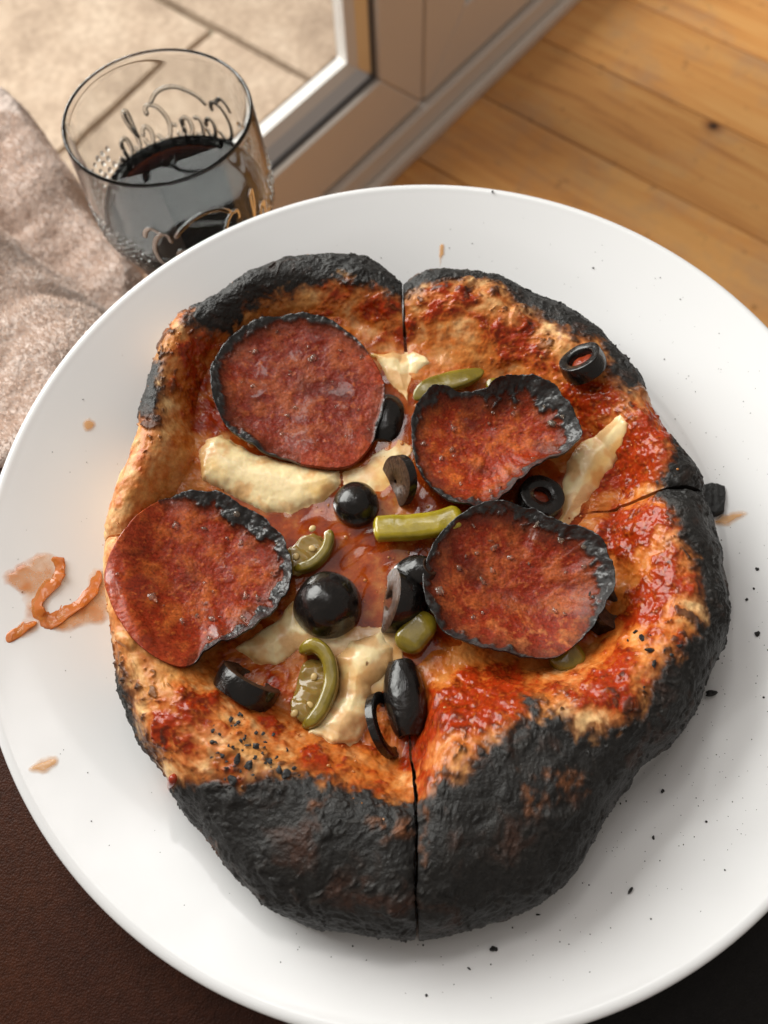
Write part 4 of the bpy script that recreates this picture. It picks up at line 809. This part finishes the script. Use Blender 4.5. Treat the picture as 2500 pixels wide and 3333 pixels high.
olive(PT['o4'], .0100, -.1, 1, .0004, (14, 8, 0), .0004, 'biggest olive piece, round and black with a small stone hole', a=.0115)
olive(PT['o5'], .0094, .05, 1, .0030, (6, 112, 0), .0030, 'black olive end with its brown cut face turned to the biggest olive', a=.0125)
olive(PT['o6'], .0062, -.2, .9, .0016, (10, 40, 30), .0010, 'small dark olive piece half under the browned cupped pepperoni')
olive((PT['o7'][0] - .6, PT['o7'][1] + .5), .0070, -.78, .80, .0020, (84, 0, -8), -.0040, 'olive half peeping out from under the flat pepperoni', a=.0112)
olive(PT['o8'], .0072, -.25, .35, .0026, (-8, 10, 0), .0010, 'flat black olive ring under the lip of the crumbling pepperoni', fill=True, dark=True)
olive(PT['o9'], .0082, -.2, .3, .0030, (-10, 30, 0), .0000, 'olive slice sticking out from under the browned pepperoni towards the crust')
olive(PT['o10'], .0090, -.22, .26, .0048, (-74, 4, -30), .0026, 'olive ring lying on its side beside the seeded green pepper ring')
olive(PT['o11'], .0058, -.80, .84, .0020, (86, 0, 6), .0020, 'long black olive half lying along the knife cut', a=.0125)
olive(PT['o12'], .0092, -.07, .09, .0060, (14, 66, 30), .0020, 'bent open olive ring beside the lump of mozzarella at the cut', dark=True)

# ------------------------------------------------------------------ pickled green peppers
M_PEPPER, N_, L_, b_ = principled('green_pepper', (.30, .24, .03), .16, Subsurface_Weight=.25, Coat_Weight=.4, Coat_Roughness=.05)
b_.inputs['Subsurface Radius'].default_value = (.003, .003, .001); b_.inputs['Subsurface Scale'].default_value = 1
nn_ = noise_node(N_, L_, 150, 4, .6); oi = N_.new('ShaderNodeObjectInfo'); rr_ = ramp(N_, L_, nn_.outputs['Fac'], [(.3, (.24, .18, .006)), (.7, (.46, .34, .015))]); L_.new(rr_.outputs[0], b_.inputs['Base Color'])
bp = N_.new('ShaderNodeBump'); bp.inputs['Distance'].default_value = .0005; bp.inputs['Strength'].default_value = .5; L_.new(nn_.outputs['Fac'], bp.inputs['Height']); L_.new(bp.outputs[0], b_.inputs['Normal'])
M_PITH = principled('pepper_pith', (.26, .16, .035), .12, Subsurface_Weight=.3)[0]; M_PITH.node_tree.nodes['Principled BSDF'].inputs['Subsurface Scale'].default_value = .002
M_SEED = principled('pepper_seed', (.55, .38, .15), .25)[0]
M_PEPPER2 = M_PEPPER.copy(); M_PEPPER2.name = 'dull_green_pepper'
for nd in M_PEPPER2.node_tree.nodes:
    if nd.type == 'VALTORGB': nd.color_ramp.elements[0].color = (.13, .095, .008, 1); nd.color_ramp.elements[1].color = (.28, .20, .018, 1)
def pepper(path, w, h, label, lift=.001, taper=.5, roll=0.0, pith=None, seeds=None, nseed=0):
    P = np.array(path, float) * 1e-3; c0 = P.mean(0); z = np.array([max(float(hfun(*p)), Z_POOL) for p in P]) + lift
    z = .5 * z + .5 * z.mean()
    org = np.array([c0[0], c0[1], z.min() - h]); root = new_obj('pepper_piece', None, None, label, 'green pepper', 'pickled green pepper pieces on the pizza'); root.location = org
    V, F = sweep(np.c_[P, z] - org, w, h, 90, 32, (0, 0, 1), taper, .5, roll); n = fbm(V[:, 0], V[:, 1], V[:, 2], .006, 2, w * 1e4); V = V + .00012 * n[:, None]
    new_obj('skin', mesh_np('skin', V, F, M_PEPPER if 'glossy' in label else M_PEPPER2), root)
    if pith:
        Q = np.array(pith, float) * 1e-3; zz = np.array([max(float(hfun(*p)), Z_POOL) for p in Q]) + .0012
        V, F = sweep(np.c_[Q, zz] - org, .0046, .0013, 60, 18, (0, 0, 1), .6); V = V + .0007 * fbm(V[:, 0], V[:, 1], V[:, 2], .0025, 2, 4.)[:, None]; new_obj('pith', mesh_np('pith', V, F, M_PITH), root)
        for k in range(nseed):
            q = Q[k % len(Q)] + np.random.RandomState(k + 3).normal(0, .0018, 2); v = IV * np.array([.0012, .0010, .0004]); a = k * 1.3; v = v @ np.array([[math.cos(a), math.sin(a), 0], [-math.sin(a), math.cos(a), 0], [0, 0, 1]])
            new_obj('seed', mesh_np('seed', v + np.array([q[0], q[1], max(float(hfun(*q)), Z_POOL) + .0026]) - org, [IF], M_SEED), root)
    return root
pepper(PATH['j1'], .0034, .0017, 'olive green pepper strip behind the crumbling pepperoni', .0028, .9)
pepper(PATH['j2'], .0039, .0024, 'glossy yellow-green pepper strip between two curled pepperoni slices', .0040, .22)
pepper(PATH['j3'], .0016, .0024, 'seeded brownish green pepper ring beside the overhanging pepperoni', .0014, .4, pith=[(p[0] - 4.5, p[1] + 1.5) for p in PATH['j3'][:4]], nseed=4)
pepper(PATH['j4'], .0044, .0030, 'stubby green pepper end at the browned pepperoni by the cut', .0030, .7)
pepper(PATH['j5'], .0021, .0034, 'seeded green pepper ring between the olive ring and the mozzarella lump', .0026, .35, pith=[(p[0] - 5.0, p[1] + .2) for p in PATH['j5'][2:6]], nseed=4)
x_, y_ = PT['j6']; pepper([(x_ - 4, y_ + 2.5), (x_, y_), (x_ + 4.5, y_ + 2.5)], .0042, .0036, 'dark green pepper nub under the browned pepperoni on the crust', .0016, 1.0)
x_, y_ = PT['j1b']; pepper([(x_ - 2.5, y_), (x_, y_ + .5), (x_ + 2.5, y_ - .2)], .0022, .0016, 'tiny yellow pepper scrap by the rim of the crumbling pepperoni', .0022, 1.0)

# ------------------------------------------------------------------ on the plate: sauce marks and burnt crumbs
M_SMEAR, N_, L_, b_ = principled('thin_sauce', (.6, .2, .05), .08)
M_SMEAR.blend_method = 'BLEND' if hasattr(M_SMEAR, 'blend_method') else None
nz = noise_node(N_, L_, 130, 5, .65); rz = ramp(N_, L_, nz.outputs['Fac'], [(.30, (.22,) * 3), (.70, (.85,) * 3)]); ea = N_.new('ShaderNodeAttribute'); ea.attribute_name = 'rgh'; em = N_.new('ShaderNodeMath'); em.operation = 'MULTIPLY'; L_.new(rz.outputs[0], em.inputs[0]); L_.new(ea.outputs['Fac'], em.inputs[1]); L_.new(em.outputs[0], b_.inputs['Alpha'])
rc_ = ramp(N_, L_, nz.outputs['Fac'], [(.3, (.84, .40, .085)), (.7, (.64, .18, .02))]); L_.new(rc_.outputs[0], b_.inputs['Base Color'])
M_RIDGE = principled('thick_sauce', (.62, .17, .025), .10, Alpha=.8)[0]
pz_ = lambda x, y: plate_z(x, y) + .00005
sm = new_obj('sauce_smear', None, None, 'curling orange sauce smear on the bare plate beside the pizza', 'sauce smear')
V, q, d, X, Y = sheet(SMEAR, pz_, .0003, .004, .0004, .0022, 2.); V, q, e = used(V, q, np.clip(d / .0022, 0, 1)); new_obj('thin_film', mesh_np('thin_film', V, [q], M_SMEAR, rgh=e), sm)
for r, w in zip(RIDGE, (.0028, .0017)):
    P = np.array(r) * 1e-3; V, F = sweep(np.c_[P, plate_z(P[:, 0], P[:, 1]) + .0001], w, .00025, 90, 16, (0, 0, 1), .3); V[:, :2] += .0014 * fbm(V[:, 0], V[:, 1], 0, .0045, 3, 5.)[:, None]; V[:, 2] += .0003 * fbm(V[:, 0], V[:, 1], 0, .003, 2, 7.)
    new_obj('sauce_ridge', mesh_np('sauce_ridge', V, F, M_RIDGE), sm)
M_DROP, N_, L_, b_ = principled('oil_drop', (.82, .38, .07), .08)
ea = N_.new('ShaderNodeAttribute'); ea.attribute_name = 'rgh'; em = N_.new('ShaderNodeMath'); em.operation = 'MULTIPLY'; em.inputs[1].default_value = .62; L_.new(ea.outputs['Fac'], em.inputs[0]); L_.new(em.outputs[0], b_.inputs['Alpha'])
for (x, y), rx, ry, rot, lab in zip(SPOT, (2.0, 4.0, 1.0, 5.5), (2.0, 2.4, 5.0, 2.6), (0, 20, -4, 8), ('small pale orange oil spot on the plate rim towards the blanket', 'yellow oil drop on the plate rim above the brown leather', 'narrow orange sauce streak on the plate behind the pizza', 'orange oil smear beside the square burnt flake')):
    cr_, sr_ = math.cos(math.radians(rot)), math.sin(math.radians(rot)); pol = [(x + rx * math.cos(t) * cr_ - ry * math.sin(t) * sr_, y + rx * math.cos(t) * sr_ + ry * math.sin(t) * cr_) for t in np.linspace(0, 2 * np.pi, 24, endpoint=False)]
    V, q, d, X, Y = sheet(pol, pz_, .00025, .0022, .0002, .0016, x); V, q, e = used(V, q, np.clip(d / min(.0014, .7e-3 * min(rx, ry)), 0, 1))
    new_obj('oil_spot', mesh_np('oil_spot', V, [q], M_DROP, rgh=e), None, lab, 'sauce spot')
CL = {1: 'largest ragged black crumb on the bare plate', 2: 'black crumb on the plate just in front of the knife cut through the crust', 9: 'dark crumb on the plate rim behind the pizza near the orange streak', 3: 'second largest loose black crumb, on the plate off the charred crust'}
# square burnt flake and single crumbs
for i, (x, y) in enumerate(CRUMB):
    x, y = x * 1e-3, y * 1e-3; zz = float(plate_z(x, y))
    if i == 0:
        gx, gy = np.meshgrid(np.linspace(-1, 1, 22), np.linspace(-1, 1, 28), indexing='ij'); top = .0011 + .0005 * fbm(gx * .006, gy * .006, 0, .0022, 3, 2.)
        px, py = gx * .0036 * (1 + .12 * np.sin(gy * 2 + .5)), gy * .0052 * (1 + .1 * np.cos(gx * 3)); ed = (np.abs(gx) > .99) | (np.abs(gy) > .99); top = np.where(ed, -.0003, top + .0012)
        o = new_obj('burnt_flake', mesh_np('burnt_flake', np.stack([px, py, top], -1).reshape(-1, 3), [grid_faces(22, 28)], M_CHAR, np.full((616, 3), .016), np.full(616, .5), smooth=True), None, 'square black burnt flake leaning on the crust by the oil smear', 'burnt flake')
        o.location = (x, y, zz + .0004); o.rotation_euler = (0, math.radians(-8), math.radians(-6))
    else:
        sc_ = (0, .0017, .0010, .0009, .0008, .0006, .0006, .0005, .0005, .0006, .0005, .0005)[i]; v = chip(sc_, i + 40, .6)
        o = new_obj('burnt_crumb', mesh_np('burnt_crumb', v, [IF], M_CRUMB, smooth=False), None, CL.get(i, 'small black burnt crumb lying on the bare white plate'), 'crumb', None if i in CL else 'burnt crumbs on the plate'); o.location = (x, y, zz - v[:, 2].min() - .0001)
# fine soot and crumb dust
rs = np.random.RandomState(11); VV, FF, n0 = [], [], 0
while len(VV) < 420:
    a = rs.uniform(0, 2 * np.pi); r = rs.uniform(.078, .126); w = .18 + .82 * max(0, math.cos(a + .75)) ** 1.5
    if rs.rand() > w: continue
    x, y = r * math.cos(a), r * math.sin(a)
    if math.hypot(x - PO[0], y - PO[1]) < float(r_out(math.atan2(y - PO[1], x - PO[0]))) + .0015: continue
    sc_ = rs.choice([.00009, .00012, .00016, .00022, .00034], p=[.42, .32, .18, .06, .02]); v = IV[:, :] * sc_ * np.array([1, rs.uniform(.6, 1.3), .6]); VV.append(v + np.array([x, y, float(plate_z(x, y)) + sc_ * .45])); FF.append(IF + n0); n0 += len(v)
new_obj('crumb_dust', mesh_np('crumb_dust', np.vstack(VV), [np.vstack(FF)], M_CRUMB, smooth=False), None, 'fine black soot specks scattered over the white plate', 'crumbs', kind='stuff')
